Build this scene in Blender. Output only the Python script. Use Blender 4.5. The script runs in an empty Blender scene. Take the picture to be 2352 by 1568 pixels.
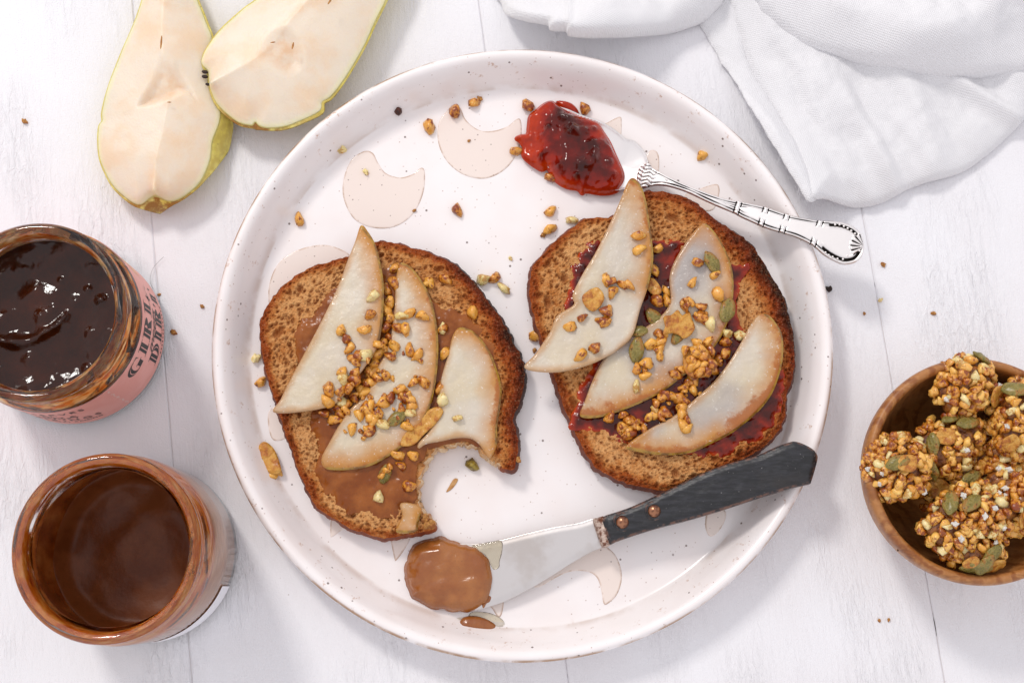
import bpy, bmesh, math, random
import numpy as np
from mathutils import Vector, Matrix, Euler
R = math.radians
rng = random.Random(7)
MM = 0.001

# ------------------------------------------------------------------ camera, world, lamps, exposure
scn = bpy.context.scene
FPX, CX, CY = 50/36*2352, 1176.0, 784.0            # focal length in layout pixels
TILT, DIST = R(10.0), 0.637
cam_d = bpy.data.cameras.new('camera'); cam = bpy.data.objects.new('camera', cam_d)
scn.collection.objects.link(cam); scn.camera = cam
cam_d.lens, cam_d.sensor_width, cam_d.clip_start, cam_d.clip_end = 50, 36, 0.01, 20
CAM = Vector((0, -DIST*math.sin(TILT), DIST*math.cos(TILT)))
cam.location = CAM; cam.rotation_euler = (TILT, 0, 0)
FWD = Vector((0, math.sin(TILT), -math.cos(TILT))); UPV = Vector((0, math.cos(TILT), math.sin(TILT)))

w = bpy.data.worlds.new('World'); scn.world = w; w.use_nodes = True
w.node_tree.nodes['Background'].inputs[0].default_value = (0.972, 0.957, 1.0, 1)
w.node_tree.nodes['Background'].inputs[1].default_value = 0.92

def area(name, loc, target, sx, sy, power, col):
    d = bpy.data.lights.new(name, 'AREA'); d.shape = 'RECTANGLE'; d.size, d.size_y = sx, sy
    d.energy, d.color = power, col
    o = bpy.data.objects.new(name, d); scn.collection.objects.link(o); o.location = loc
    o.rotation_euler = (Vector(target)-Vector(loc)).to_track_quat('-Z', 'Y').to_euler()
area('window_light', (-1.1, 1.65, 2.05), (0, 0, 0), 0.42, 0.5, 34, (1.0, 0.96, 0.91))
vs = scn.view_settings
vs.view_transform = 'Standard'; vs.look = 'None'; vs.exposure = 0.0; vs.gamma = 1.0; vs.use_curve_mapping = False
scn.cycles.max_bounces = 10; scn.cycles.transmission_bounces = 10; scn.cycles.transparent_max_bounces = 12
scn.cycles.sample_clamp_indirect = 6

# ------------------------------------------------------------------ layout helpers
def ray(x, y):
    return (Vector((1, 0, 0))*((x-CX)/FPX) + UPV*(-(y-CY)/FPX) + FWD)
def P(x, y, z=0.0):                                  # layout point on the level z (metres)
    d = ray(x, y); t = (z-CAM.z)/d.z
    return CAM + d*t
CROPS = {'d': (0, 0, 0.91875), 'c1': (0, 0, 2.352), 'c4': (620, 540, 1.8667), 'c5': (1280, 420, 1.8671), 'c7': (980, 1080, 2.1382),
         'c8': (2100, 840, 2.3761), 'n1': (1200, 0, 1.7294), 'n2': (520, 100, 2.6136), 'n4': (780, 700, 3.4083), 'n5': (1500, 700, 3.485),
         's1': (1280, 220, 5.6), 's2': (1580, 380, 3.92), 's4': (620, 1080, 4.704), 's5': (1020, 800, 3.9188)}
def px(c, x, y):
    a, b, s = CROPS[c]
    return ((a+x/s)*0.91875, (b+y/s)*0.91875)
def W(c, pts, z):
    out = []
    for (x, y) in pts:
        p = P(*px(c, x, y), z); out.append((p.x, p.y))
    return np.array(out)

# ------------------------------------------------------------------ numeric helpers
def smooth(poly, n=6, closed=True):
    p = np.asarray(poly, float); out = []; m = len(p)
    rngi = range(m) if closed else range(m-1)
    for i in rngi:
        if closed: a, b, c, d = p[i-1], p[i], p[(i+1) % m], p[(i+2) % m]
        else: a, b, c, d = p[max(i-1, 0)], p[i], p[i+1], p[min(i+2, m-1)]
        for k in range(n):
            t = k/n
            out.append(0.5*((2*b)+(-a+c)*t+(2*a-5*b+4*c-d)*t*t+(-a+3*b-3*c+d)*t**3))
    if not closed: out.append(p[-1])
    return np.array(out)
def seg_dist(poly, X, Y, closed=True):
    pts = np.stack([X.ravel(), Y.ravel()], 1); a = poly if closed else poly[:-1]
    b = np.roll(poly, -1, 0) if closed else poly[1:]
    ab = b-a; L = (ab**2).sum(1)+1e-18; out = np.empty(len(pts))
    for s in range(0, len(pts), 8000):
        q = pts[s:s+8000, None, :]
        t = np.clip(((q-a)*ab).sum(2)/L, 0, 1)
        out[s:s+8000] = np.sqrt(((q-(a+t[..., None]*ab))**2).sum(2).min(1))
    return out.reshape(X.shape)
def inside(poly, X, Y):
    x = X.ravel(); y = Y.ravel(); c = np.zeros(len(x), bool); n = len(poly)
    for i in range(n):
        x1, y1 = poly[i]; x2, y2 = poly[(i+1) % n]
        if y1 == y2: continue
        c ^= ((y1 > y) != (y2 > y)) & (x < (x2-x1)*(y-y1)/(y2-y1)+x1)
    return c.reshape(X.shape)
def sdf(poly, X, Y):
    d = seg_dist(poly, X, Y); return np.where(inside(poly, X, Y), -d, d)
def sstep(a, b, x):
    t = np.clip((x-a)/(b-a), 0, 1); return t*t*(3-2*t)
_tabs = {}
def vnoise(x, y, seed=0):
    if seed not in _tabs: _tabs[seed] = np.random.RandomState(seed+11).rand(256, 256)
    T = _tabs[seed]; xf = np.floor(x); yf = np.floor(y); u = x-xf; v = y-yf
    u = u*u*(3-2*u); v = v*v*(3-2*v); xi = xf.astype(int) & 255; yi = yf.astype(int) & 255
    x1 = (xi+1) & 255; y1 = (yi+1) & 255
    return (T[yi, xi]*(1-u)+T[yi, x1]*u)*(1-v)+(T[y1, xi]*(1-u)+T[y1, x1]*u)*v
def fbm(x, y, f, octv=4, seed=0):                     # f = cells per metre, result 0..1
    s = 0; a = 0.5; n = 0
    for k in range(octv):
        s = s+a*vnoise(x*f+17.3*k, y*f+9.1*k, seed+k); n += a; a *= 0.5; f *= 2.03
    return s/n

# ------------------------------------------------------------------ object helpers
COL = scn.collection
def link(o, parent=None):
    COL.objects.link(o)
    if parent is not None: o.parent = parent
    return o
def tag(o, label=None, cat=None, group=None, kind=None):
    for k, v in (('label', label), ('category', cat), ('group', group), ('kind', kind)):
        if v: o[k] = v
    return o
def empty(name, loc, label=None, cat=None, group=None, kind=None):
    o = link(bpy.data.objects.new(name, None)); o.location = loc; o.empty_display_size = 0.01
    return tag(o, label, cat, group, kind)
def mesh_obj(name, verts, faces, mat, parent=None, origin=None, smooth_=True, attrs=None, sharp=None):
    """verts are in world metres; the object's origin is `origin` (or its parent's location)"""
    v = np.asarray(verts, float)
    if origin is None: origin = parent_world(parent) if parent is not None else np.array([v[:, 0].mean(), v[:, 1].mean(), v[:, 2].min()])
    o0 = np.asarray(origin, float)
    me = bpy.data.meshes.new(name); me.from_pydata((v-o0).tolist(), [], faces if isinstance(faces, list) else faces.tolist()); me.update()
    if smooth_: me.polygons.foreach_set('use_smooth', [True]*len(me.polygons))
    if attrs:
        for k, a in attrs.items():
            at = me.attributes.new(k, 'FLOAT', 'POINT'); at.data.foreach_set('value', np.asarray(a, np.float32))
    if mat is not None: me.materials.append(mat)
    o = bpy.data.objects.new(name, me); link(o, parent)
    if parent is None: o.location = o0
    else: o.location = Vector(o0)-Vector(parent_world(parent))
    return o
def parent_world(p):
    l = Vector((0, 0, 0))
    while p is not None: l = l+p.location; p = p.parent
    return np.array(l)

def slab(name, poly, res, top, bot, mat, parent=None, origin=None, rings=3, bulge=None, attrs=None, split=None, mat2=None, sharp=False):
    """solid over the outline `poly`: top(X,Y,D) and bot(X,Y,D) give heights, D = distance inwards from the outline.
    split=(top_name, rest_name) builds the upper face and the sides + underside as two objects."""
    poly = np.asarray(poly, float)
    x0, y0 = poly.min(0)-2*res; x1, y1 = poly.max(0)+2*res
    X, Y = np.meshgrid(np.arange(x0, x1+res, res), np.arange(y0, y1+res, res))
    S = sdf(poly, X, Y); ok = S < 0.6*res
    cell = ok[:-1, :-1] & ok[:-1, 1:] & ok[1:, 1:] & ok[1:, :-1]
    pad = np.pad(cell, 1)
    a, b, c, d = pad[:-1, :-1], pad[:-1, 1:], pad[1:, :-1], pad[1:, 1:]
    used = a | b | c | d; bnd = used & ~(a & b & c & d)
    gy, gx = np.gradient(S, res); g = np.sqrt(gx*gx+gy*gy)+1e-9; gx /= g; gy /= g
    X = np.where(bnd, X-S*gx, X); Y = np.where(bnd, Y-S*gy, Y); D = np.where(bnd, 0, np.maximum(-S, 0))
    D = np.where(used, D, 0)
    Z = top(X, Y, D)+0*X; ZB = (bot(X, Y, D) if callable(bot) else bot)+0*X
    ZB = np.minimum(ZB, Z-1e-5)
    A = {k: f(X, Y, D)+0*X for k, f in (attrs or {}).items()}
    A['edge'] = D*1000
    idx = -np.ones(X.shape, int); idx[used] = np.arange(used.sum()); n = int(used.sum())
    ii, jj = np.nonzero(cell)
    q = np.stack([idx[ii, jj], idx[ii, jj+1], idx[ii+1, jj+1], idx[ii+1, jj]], 1)
    V = np.stack([X[used], Y[used], Z[used]], 1); VB = np.stack([X[used], Y[used], ZB[used]], 1)
    av = {k: f[used] for k, f in A.items()}
    E = []
    for di, dj, s, e in ((-1, 0, (0, 0), (0, 1)), (0, 1, (0, 1), (1, 1)), (1, 0, (1, 1), (1, 0)), (0, -1, (1, 0), (0, 0))):
        m = cell & ~pad[1+di:1+di+cell.shape[0], 1+dj:1+dj+cell.shape[1]]
        i2, j2 = np.nonzero(m); E.append(np.stack([idx[i2+s[0], j2+s[1]], idx[i2+e[0], j2+e[1]]], 1))
    E = np.concatenate(E); bi = np.unique(E); bm = -np.ones(n, int); bm[bi] = np.arange(len(bi)); nb = len(bi)
    GX, GY = gx[used][bi], gy[used][bi]
    ringv = []
    for k in range(1, rings):
        t = k/rings; off = bulge(t, V[bi, 0], V[bi, 1]) if bulge else 0
        ringv.append(np.stack([V[bi, 0]+GX*off, V[bi, 1]+GY*off, V[bi, 2]*(1-t)+VB[bi, 2]*t], 1))
    def side_faces(top_index, ring_base, bot_base):
        f = []; lv = [top_index]+[ring_base+k*nb+np.arange(nb) for k in range(rings-1)]+[bot_base+bi]
        ea, eb = bm[E[:, 0]], bm[E[:, 1]]
        for k in range(rings):
            u, l = lv[k], lv[k+1]
            f.append(np.stack([l[ea], l[eb], u[eb], u[ea]], 1))
        return f
    if origin is None and parent is None: origin = (V[:, 0].mean(), V[:, 1].mean(), VB[:, 2].min())
    if not split:
        allv = np.concatenate([V]+ringv+[VB]); rb = n; bb = n+nb*(rings-1)
        F = [q]+side_faces(bi, rb, bb)+[q[:, ::-1]+bb]
        aa = {k: np.concatenate([f]+[f[bi]]*(rings-1)+[f]) for k, f in av.items()}
        aa['side'] = np.concatenate([np.zeros(n)]+[np.ones(nb)]*(rings-1)+[np.ones(n)])
        o = mesh_obj(name, allv, np.concatenate(F), mat, parent, origin, attrs=aa)
        if sharp: mark_sharp(o, bi, n)
        return o
    o1 = mesh_obj(split[0], V, q, mat, parent, origin, attrs=av)
    allv = np.concatenate([V[bi]]+ringv+[VB]); bb = nb+nb*(rings-1)
    F = side_faces(np.arange(nb), nb, bb)+[q[:, ::-1]+bb]
    aa = {k: np.concatenate([f[bi]]*rings+[f]) for k, f in av.items()}
    aa['side'] = np.concatenate([np.full(nb, k/rings) for k in range(rings)]+[np.ones(n)])
    o2 = mesh_obj(split[1], allv, np.concatenate(F), mat2 or mat, parent, origin, attrs=aa)
    return o1, o2
def mark_sharp(o, bi, n):
    me = o.data; bset = set(bi.tolist()); sh = me.attributes.get('sharp_edge') or me.attributes.new('sharp_edge', 'BOOLEAN', 'EDGE')
    ev = np.empty(len(me.edges)*2, int); me.edges.foreach_get('vertices', ev); ev = ev.reshape(-1, 2)
    isb = np.zeros(len(me.vertices), bool); isb[bi] = True
    cnt = np.zeros(len(me.edges), int)
    sh.data.foreach_set('value', isb[ev[:, 0]] & isb[ev[:, 1]])

def lathe(name, prof, mat, center, parent=None, seg=96, closed=False, wob=None, attrs=False):
    """prof = (radius, z) pairs in metres, outward surface from top to bottom or as listed; closed joins the last ring to the first"""
    prof = list(prof); m = len(prof); v = []; f = []
    for k, (r, z) in enumerate(prof):
        for i in range(seg):
            a = 2*math.pi*i/seg; rr = r; zz = z
            if wob: rr, zz = wob(r, z, a)
            v.append((center[0]+rr*math.cos(a), center[1]+rr*math.sin(a), center[2]+zz))
    for k in range(m if closed else m-1):
        k2 = (k+1) % m
        for i in range(seg):
            j = (i+1) % seg
            f.append([k*seg+i, k*seg+j, k2*seg+j, k2*seg+i])
    if not closed:
        if prof[0][0] < 1e-3: f.append([i for i in range(seg)][::-1])
        if prof[-1][0] < 1e-3: f.append([(m-1)*seg+i for i in range(seg)])
    o = mesh_obj(name, v, f, mat, parent, center)
    bm = bmesh.new(); bm.from_mesh(o.data); bmesh.ops.recalc_face_normals(bm, faces=bm.faces); bm.to_mesh(o.data); bm.free()
    return o
def curve_prof(pts, n=5):
    return [tuple(p) for p in smooth(np.array(pts), n, closed=False)]

# ------------------------------------------------------------------ material helpers
def C(h, a=1.0):
    h = h.lstrip('#'); o = []
    for k in (0, 2, 4):
        c = int(h[k:k+2], 16)/255; o.append(c/12.92 if c <= 0.04045 else ((c+0.055)/1.055)**2.4)
    return (*o, a)
class M:
    def __init__(s, name):
        s.m = bpy.data.materials.new(name); s.m.use_nodes = True; s.t = s.m.node_tree; s.t.nodes.clear()
        s.out = s.n('OutputMaterial'); s._co = None
    def n(s, typ, ins=None, **props):
        nd = s.t.nodes.new('ShaderNode'+typ)
        for k, v in props.items(): setattr(nd, k, v)
        for k, v in (ins or {}).items():
            sk = nd.inputs[k]
            if isinstance(v, bpy.types.NodeSocket): s.t.links.new(v, sk)
            else: sk.default_value = v
        return nd
    def obj(s):
        if s._co is None: s._co = s.n('TexCoord').outputs['Object']
        return s._co
    def map(s, scale=(1, 1, 1), rot=(0, 0, 0), loc=(0, 0, 0)):
        return s.n('Mapping', {'Vector': s.obj(), 'Scale': scale, 'Rotation': rot, 'Location': loc}).outputs[0]
    def noise(s, scale, detail=4, rough=0.55, vec=None, dist=0.0, col=False):
        return s.n('TexNoise', {'Vector': vec or s.obj(), 'Scale': scale, 'Detail': detail, 'Roughness': rough, 'Distortion': dist}).outputs[1 if col else 0]
    def vor(s, scale, vec=None, feature='F1', out=0, rand=1.0):
        return s.n('TexVoronoi', {'Vector': vec or s.obj(), 'Scale': scale, 'Randomness': rand}, feature=feature).outputs[out]
    def attr(s, name): return s.n('Attribute', attribute_name=name).outputs['Fac']
    def math(s, op, a, b=0.0, c=0.0):
        return s.n('Math', {0: a, 1: b, 2: c}, operation=op).outputs[0]
    def rng(s, v, a, b, c=0.0, d=1.0):
        return s.n('MapRange', {0: v, 1: a, 2: b, 3: c, 4: d}, interpolation_type='SMOOTHSTEP').outputs[0]
    def mix(s, f, a, b, blend='MIX'):
        return s.n('Mix', {0: f, 6: a, 7: b}, data_type='RGBA', blend_type=blend).outputs[2]
    def ramp(s, f, stops):
        nd = s.n('ValToRGB', {0: f}); e = nd.color_ramp.elements
        while len(e) < len(stops): e.new(0.5)
        for k, (p, c) in enumerate(stops): e[k].position = p; e[k].color = c
        return nd.outputs[0]
    def bump(s, h, strength=0.5, dist=0.001, normal=None):
        ins = {'Height': h, 'Strength': strength, 'Distance': dist}
        if normal: ins['Normal'] = normal
        return s.n('Bump', ins).outputs[0]
    def bsdf(s, color, rough=0.5, normal=None, **kw):
        ins = {'Base Color': color, 'Roughness': rough}
        if normal: ins['Normal'] = normal
        names = {'metal': 'Metallic', 'sss': 'Subsurface Weight', 'sssr': 'Subsurface Radius', 'ssss': 'Subsurface Scale', 'ior': 'IOR',
                 'trans': 'Transmission Weight', 'coat': 'Coat Weight', 'coatr': 'Coat Roughness', 'spec': 'Specular IOR Level',
                 'sheen': 'Sheen Weight', 'alpha': 'Alpha'}
        for k, v in kw.items(): ins[names[k]] = v
        b = s.n('BsdfPrincipled', ins); s.b = b
        s.t.links.new(b.outputs[0], s.out.inputs[0]); return s

# ------------------------------------------------------------------ materials
def m_paint():
    m = M('white_paint'); v = m.map(scale=(1, 0.22, 1))
    big = m.noise(28, 3, vec=v); ridg = m.noise(420, 6, 0.62, vec=v, dist=0.9); grain = m.noise(1500, 3)
    ve = m.map(scale=(1, 0.35, 1)); crack = m.vor(150, vec=m.n('VectorMath', {0: ve, 1: m.n('VectorMath', {0: m.noise(260, 4, vec=ve, col=True), 3: 0.006}, operation='SCALE').outputs[0]}, operation='ADD').outputs[0], feature='DISTANCE_TO_EDGE')
    patch = m.rng(m.noise(22, 2, vec=m.map(scale=(1, 0.4, 1), loc=(3, 1, 0))), 0.46, 0.66)
    ck = m.math('MULTIPLY', m.rng(crack, 0.0, 0.10, 1.0, 0.0), patch)
    h = m.math('ADD', m.math('MULTIPLY', ridg, m.math('MULTIPLY_ADD', patch, 0.8, 0.25)), m.math('MULTIPLY', grain, 0.22))
    h2 = m.math('ADD', m.math('ADD', h, m.math('MULTIPLY', big, 0.8)), m.math('MULTIPLY', ck, 0.16))
    col = m.mix(m.rng(m.noise(9, 3), 0.35, 0.7), C('e9e7ea'), C('efeff3'))
    dirt = m.math('MULTIPLY', m.rng(m.vor(120, out=0), 0.0, 0.055, 1.0, 0.0), m.rng(m.noise(25, 1), 0.6, 0.68))
    col = m.mix(m.math('MULTIPLY', dirt, 0.7), col, C('8a7560'))
    return m.bsdf(col, 0.55, m.bump(h2, 0.95, 0.0013), spec=0.35).m
def m_gap():
    m = M('seam_paint'); n = m.noise(60, 3, vec=m.map(scale=(1, 1, 1)))
    col = m.ramp(n, [(0.0, C('d8d4d4')), (0.60, C('d2cece')), (0.63, C('2a2320')), (1, C('1b1613'))])
    return m.bsdf(col, 0.8).m
def m_ceramic():
    m = M('speckled_ceramic')
    d1 = m.vor(210); n1 = m.noise(45, 2); c1 = m.vor(210, out=1)
    sel = m.rng(m.n('SeparateColor', {0: c1}).outputs[0], 0.72, 0.80)
    sp = m.math('MULTIPLY', m.rng(d1, 0.075, 0.14, 1, 0), sel)
    d2 = m.vor(520); c2 = m.n('SeparateColor', {0: m.vor(520, out=1)}).outputs[1]
    sp2 = m.math('MULTIPLY', m.rng(d2, 0.10, 0.22, 1, 0), m.rng(c2, 0.80, 0.88))
    base = m.mix(m.rng(n1, 0.35, 0.65), C('f0e8e6'), C('f2eceb'))
    base = m.mix(m.math('MULTIPLY', m.rng(m.noise(190, 5, 0.7), 0.6, 0.74), m.attr('lip')), base, C('b98a68'))
    base = m.mix(m.math('MULTIPLY', m.attr('rimline'), m.rng(m.noise(70, 4), 0.35, 0.6)), base, C('a8805c'))
    base = m.mix(m.math('MULTIPLY', sp2, 0.55), base, C('a27d68'))
    base = m.mix(m.math('MULTIPLY', sp, 0.85), base, C('5a4238'))
    return m.bsdf(base, 0.25, m.bump(m.noise(60, 2), 0.12, 0.0006), coat=0.35, coatr=0.1).m
def m_motif():
    m = M('beige_glaze'); e = m.attr('edge')
    f = m.rng(e, 0.1, 0.95, 1, 0); brk = m.rng(m.noise(180, 4, 0.7), 0.38, 0.62)
    d2 = m.vor(420); c2 = m.n('SeparateColor', {0: m.vor(420, out=1)}).outputs[1]
    sp = m.math('MULTIPLY', m.rng(d2, 0.08, 0.18, 1, 0), m.rng(c2, 0.62, 0.72))
    col = m.mix(m.math('MULTIPLY', sp, 0.8), C('ebdcd3'), C('86726a'))
    col = m.mix(m.math('MULTIPLY', m.math('MULTIPLY', f, brk), 0.8), col, C('b8967c'))
    return m.bsdf(col, 0.22, coat=0.5, coatr=0.08).m
def m_crumb():
    m = M('rye_crumb'); t = m.attr('toasty'); p = m.attr('pore'); fine = m.noise(1400, 4, 0.7)
    k = m.math('ADD', t, m.math('MULTIPLY', m.math('SUBTRACT', m.noise(330, 5, 0.65), 0.5), 0.75))
    col = m.ramp(k, [(0.0, C('dfa468')), (0.22, C('c27a3c')), (0.42, C('a04a14')), (0.68, C('7a2c08')), (1.0, C('34120600'[:6]))])
    col = m.mix(m.math('MULTIPLY', m.rng(fine, 0.5, 0.75), 0.35), col, C('e4bd90'))
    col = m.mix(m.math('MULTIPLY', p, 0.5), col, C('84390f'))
    return m.bsdf(col, 0.78, m.bump(m.math('ADD', fine, m.vor(1000)), 0.9, 0.0009), spec=0.2, sss=0.0).m
def m_crust():
    m = M('bread_crust'); n = m.noise(240, 5, 0.65); t = m.attr('toasty')
    k = m.math('ADD', m.math('MULTIPLY', t, 0.8), m.math('MULTIPLY', n, 0.5))
    col = m.ramp(k, [(0.0, C('b06a30')), (0.4, C('8f4114')), (0.65, C('662609')), (0.9, C('341206')), (1.0, C('180805'))])
    col = m.mix(m.attr('bite'), col, m.mix(m.rng(n, 0.4, 0.6), C('e2c9a6'), C('c99a68')))
    return m.bsdf(col, 0.6, m.bump(m.math('ADD', n, m.noise(900, 4)), 0.5, 0.0007)).m
def m_nut():
    m = M('nut_butter'); n = m.noise(90, 3); f = m.noise(1500, 3)
    col = m.mix(m.rng(n, 0.35, 0.65), C('8e4e1c'), C('a0622c'))
    col = m.mix(m.math('MULTIPLY', m.rng(f, 0.58, 0.75), 0.35), col, C('5a3118'))
    return m.bsdf(col, 0.24, m.bump(m.noise(130, 4, dist=0.6), 0.32, 0.002), coat=0.35, coatr=0.1).m
def m_nutsoak():
    m = M('nut_butter_spread'); n = m.noise(110, 4); f = m.noise(1500, 3)
    col = m.mix(m.rng(n, 0.35, 0.65), C('7e4014'), C('965522'))
    col = m.mix(m.math('MULTIPLY', m.rng(f, 0.58, 0.75), 0.35), col, C('54301a'))
    return m.bsdf(col, 0.22, m.bump(m.noise(120, 4, dist=0.6), 0.35, 0.002), ior=1.38, coat=0.0).m
def m_jam(name, thin='c23c08', mid='8c1505', dark='4a0c04', seed=0.0, lo=0.0, hi=6.0, bmp=0.55, q='b3280a', nz=0.9):
    m = M(name); h = m.rng(m.attr('depth'), lo, hi)
    k = m.math('ADD', h, m.math('MULTIPLY', m.math('SUBTRACT', m.noise(110, 3, vec=m.map(loc=(seed, 0, 0))), 0.5), nz))
    col = m.ramp(k, [(0.05, C(thin)), (0.35, C(q)), (0.6, C(mid)), (0.95, C(dark))])
    return m.bsdf(col, 0.05, m.bump(m.noise(280, 3, 0.5, dist=0.5), bmp, 0.003),
                  ior=1.42).m
def m_slice():
    m = M('stewed_pear'); sd = m.attr('skd'); sk = m.attr('skin'); br = m.attr('brown'); gr = m.attr('grey'); e = m.attr('edge'); n = m.noise(45, 3); f = m.noise(1300, 3, 0.7)
    col = m.mix(m.rng(n, 0.35, 0.65), C('e2d2b4'), C('e4d8c6'))
    col = m.mix(gr, col, C('b7aeaa'))
    wob = m.math('MULTIPLY', m.math('SUBTRACT', m.noise(70, 3, 0.55), 0.5), 14.0)
    y = m.rng(m.math('ADD', sd, wob), -2.0, 13.0, 1, 0)
    col = m.mix(m.math('MULTIPLY', y, 0.95), col, C('cc8418'))
    y2 = m.rng(m.math('ADD', e, m.math('MULTIPLY', wob, 0.5)), -0.5, 3.4, 1, 0)
    col = m.mix(m.math('MULTIPLY', y2, 0.65), col, C('c4842a'))
    col = m.mix(m.math('MULTIPLY', m.rng(m.noise(900, 2), 0.63, 0.72), 0.6), col, C('f6f0e6'))
    b2 = m.rng(m.math('ADD', br, m.math('MULTIPLY', m.math('SUBTRACT', m.noise(260, 5, 0.65), 0.5), 1.5)), 0.42, 0.85)
    col = m.mix(m.math('MULTIPLY', b2, 0.85), col, C('b2600c'))
    skin = m.mix(m.rng(m.noise(200, 4), 0.4, 0.62), C('bd9230'), C('85591a'))
    col = m.mix(sk, col, skin)
    return m.bsdf(col, 0.2, m.bump(m.math('ADD', f, m.noise(500, 3)), 0.28, 0.0008), trans=0.2, ior=1.36, coat=0.7, coatr=0.06).m
def m_pear():
    m = M('fresh_pear_flesh'); n = m.noise(55, 4); e = m.attr('edge'); core = m.attr('core')
    col = m.mix(m.rng(n, 0.4, 0.7), C('e6d8c5'), C('e6cdb0'))
    col = m.mix(m.rng(m.math('ADD', e, m.math('MULTIPLY', n, 3.0)), 0.6, 4.6, 1, 0), col, C('ece2b0'))
    col = m.mix(m.math('MULTIPLY', core, m.rng(m.noise(110, 4), 0.3, 0.7)), col, C('e0b890'))
    col = m.mix(m.rng(e, 0.15, 0.45, 1, 0), col, C('d6ca7c'))
    return m.bsdf(col, 0.42, m.bump(m.noise(900, 4), 0.3, 0.0006), sss=0.6, sssr=(1, 0.85, 0.6), ssss=0.004).m
def m_pskin():
    m = M('pear_skin'); n = m.noise(60, 3)
    col = m.mix(m.rng(n, 0.35, 0.65), C('ebdf8a'), C('e2d264'))
    col = m.mix(m.math('MULTIPLY', m.rng(m.vor(330), 0.05, 0.16, 1, 0), 0.7), col, C('8c7a2c'))
    col = m.mix(m.math('MULTIPLY', m.attr('russet'), m.rng(m.noise(300, 5), 0.3, 0.6)), col, C('a06f28'))
    return m.bsdf(col, 0.38, sss=0.15, sssr=(1, 0.9, 0.3), ssss=0.002).m
def m_kernel(name, a, b, d, gl=0.32):
    m = M(name); r = m.n('ObjectInfo').outputs['Random']; n = m.noise(420, 4, 0.65, vec=m.n('VectorMath', {0: m.obj(), 1: m.n('CombineXYZ', {0: r}).outputs[0]}, operation='ADD').outputs[0])
    col = m.mix(r, C(a), C(b))
    col = m.mix(m.rng(m.math('ADD', n, m.math('MULTIPLY', r, 0.14)), 0.56, 0.68), col, C(d))
    col = m.mix(m.math('MULTIPLY', m.rng(n, 0.44, 0.3), 0.55), col, C('f3d488'))
    return m.bsdf(col, gl, m.bump(m.noise(1200, 3), 0.35, 0.0005), sss=0.25, sssr=(1, 0.6, 0.25), ssss=0.0012, coat=0.3, coatr=0.15).m
def m_pepita():
    m = M('pumpkin_seed'); n = m.noise(330, 5, 0.65)
    col = m.mix(m.rng(n, 0.35, 0.6), C('776a26'), C('948440')); col = m.mix(m.rng(n, 0.50, 0.62), col, C('a06c24'))
    col = m.mix(m.rng(m.noise(700, 3), 0.62, 0.7), col, C('4a3f14'))
    return m.bsdf(col, 0.4, m.bump(m.math('ADD', n, m.noise(900, 3)), 0.9, 0.0012), coat=0.25, coatr=0.2).m
def m_flake():
    m = M('toasted_flake'); n = m.noise(300, 5, 0.65)
    col = m.ramp(n, [(0.25, C('dcae5c')), (0.48, C('cf9338')), (0.6, C('b3691c')), (0.75, C('7a3a10'))])
    return m.bsdf(col, 0.42, m.bump(m.math('ADD', n, m.noise(900, 4)), 0.8, 0.0012), coat=0.2, coatr=0.2).m
def m_core():
    m = M('honey_binder'); n = m.noise(350, 4)
    return m.bsdf(m.mix(m.rng(n, 0.35, 0.65), C('5e2c0c'), C('9c5e20')), 0.35, m.bump(n, 0.8, 0.002), coat=0.2).m
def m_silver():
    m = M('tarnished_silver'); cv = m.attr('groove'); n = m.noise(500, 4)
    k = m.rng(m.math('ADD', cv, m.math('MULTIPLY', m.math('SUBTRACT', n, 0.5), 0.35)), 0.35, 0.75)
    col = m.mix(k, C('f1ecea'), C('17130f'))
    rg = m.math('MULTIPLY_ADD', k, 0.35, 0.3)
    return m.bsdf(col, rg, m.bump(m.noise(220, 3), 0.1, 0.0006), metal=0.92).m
def m_plain(name, col, rough=0.5, **kw):
    m = M(name); nrm = None
    if 'bumps' in kw: s, st, d = kw.pop('bumps'); nrm = m.bump(m.noise(s, 4), st, d)
    col2 = kw.pop('col2', None); sc = kw.pop('cscale', 120)
    c = C(col) if not col2 else m.mix(m.rng(m.noise(sc, 4, 0.6), 0.4, 0.62), C(col), C(col2))
    return m.bsdf(c, rough, nrm, **kw).m
def m_handle():
    m = M('blackened_wood'); v = m.map(rot=(0, 0, R(-21)), scale=(0.16, 1, 1)); g = m.noise(700, 5, 0.65, vec=v); n = m.noise(70, 3)
    col = m.mix(m.rng(g, 0.4, 0.66), C('18181b'), C('2b2b30')); col = m.mix(m.rng(n, 0.5, 0.75), col, C('2a2625'))
    edge = m.math('MULTIPLY', m.rng(m.attr('edge'), 0.35, 1.1, 1, 0), m.rng(m.noise(380, 4), 0.42, 0.62))
    col = m.mix(m.math('MULTIPLY', edge, 0.75), col, C('7a5546'))
    col = m.mix(m.math('MULTIPLY', m.rng(m.noise(900, 2), 0.70, 0.76), 0.5), col, C('8d8a8a'))
    return m.bsdf(col, 0.36, m.bump(m.math('ADD', g, m.math('MULTIPLY', n, 1.5)), 0.3, 0.0008)).m
def m_glass():
    m = M('clear_glass'); return m.bsdf((0.97, 0.985, 0.98, 1), 0.02, trans=1.0, ior=1.45).m
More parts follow.
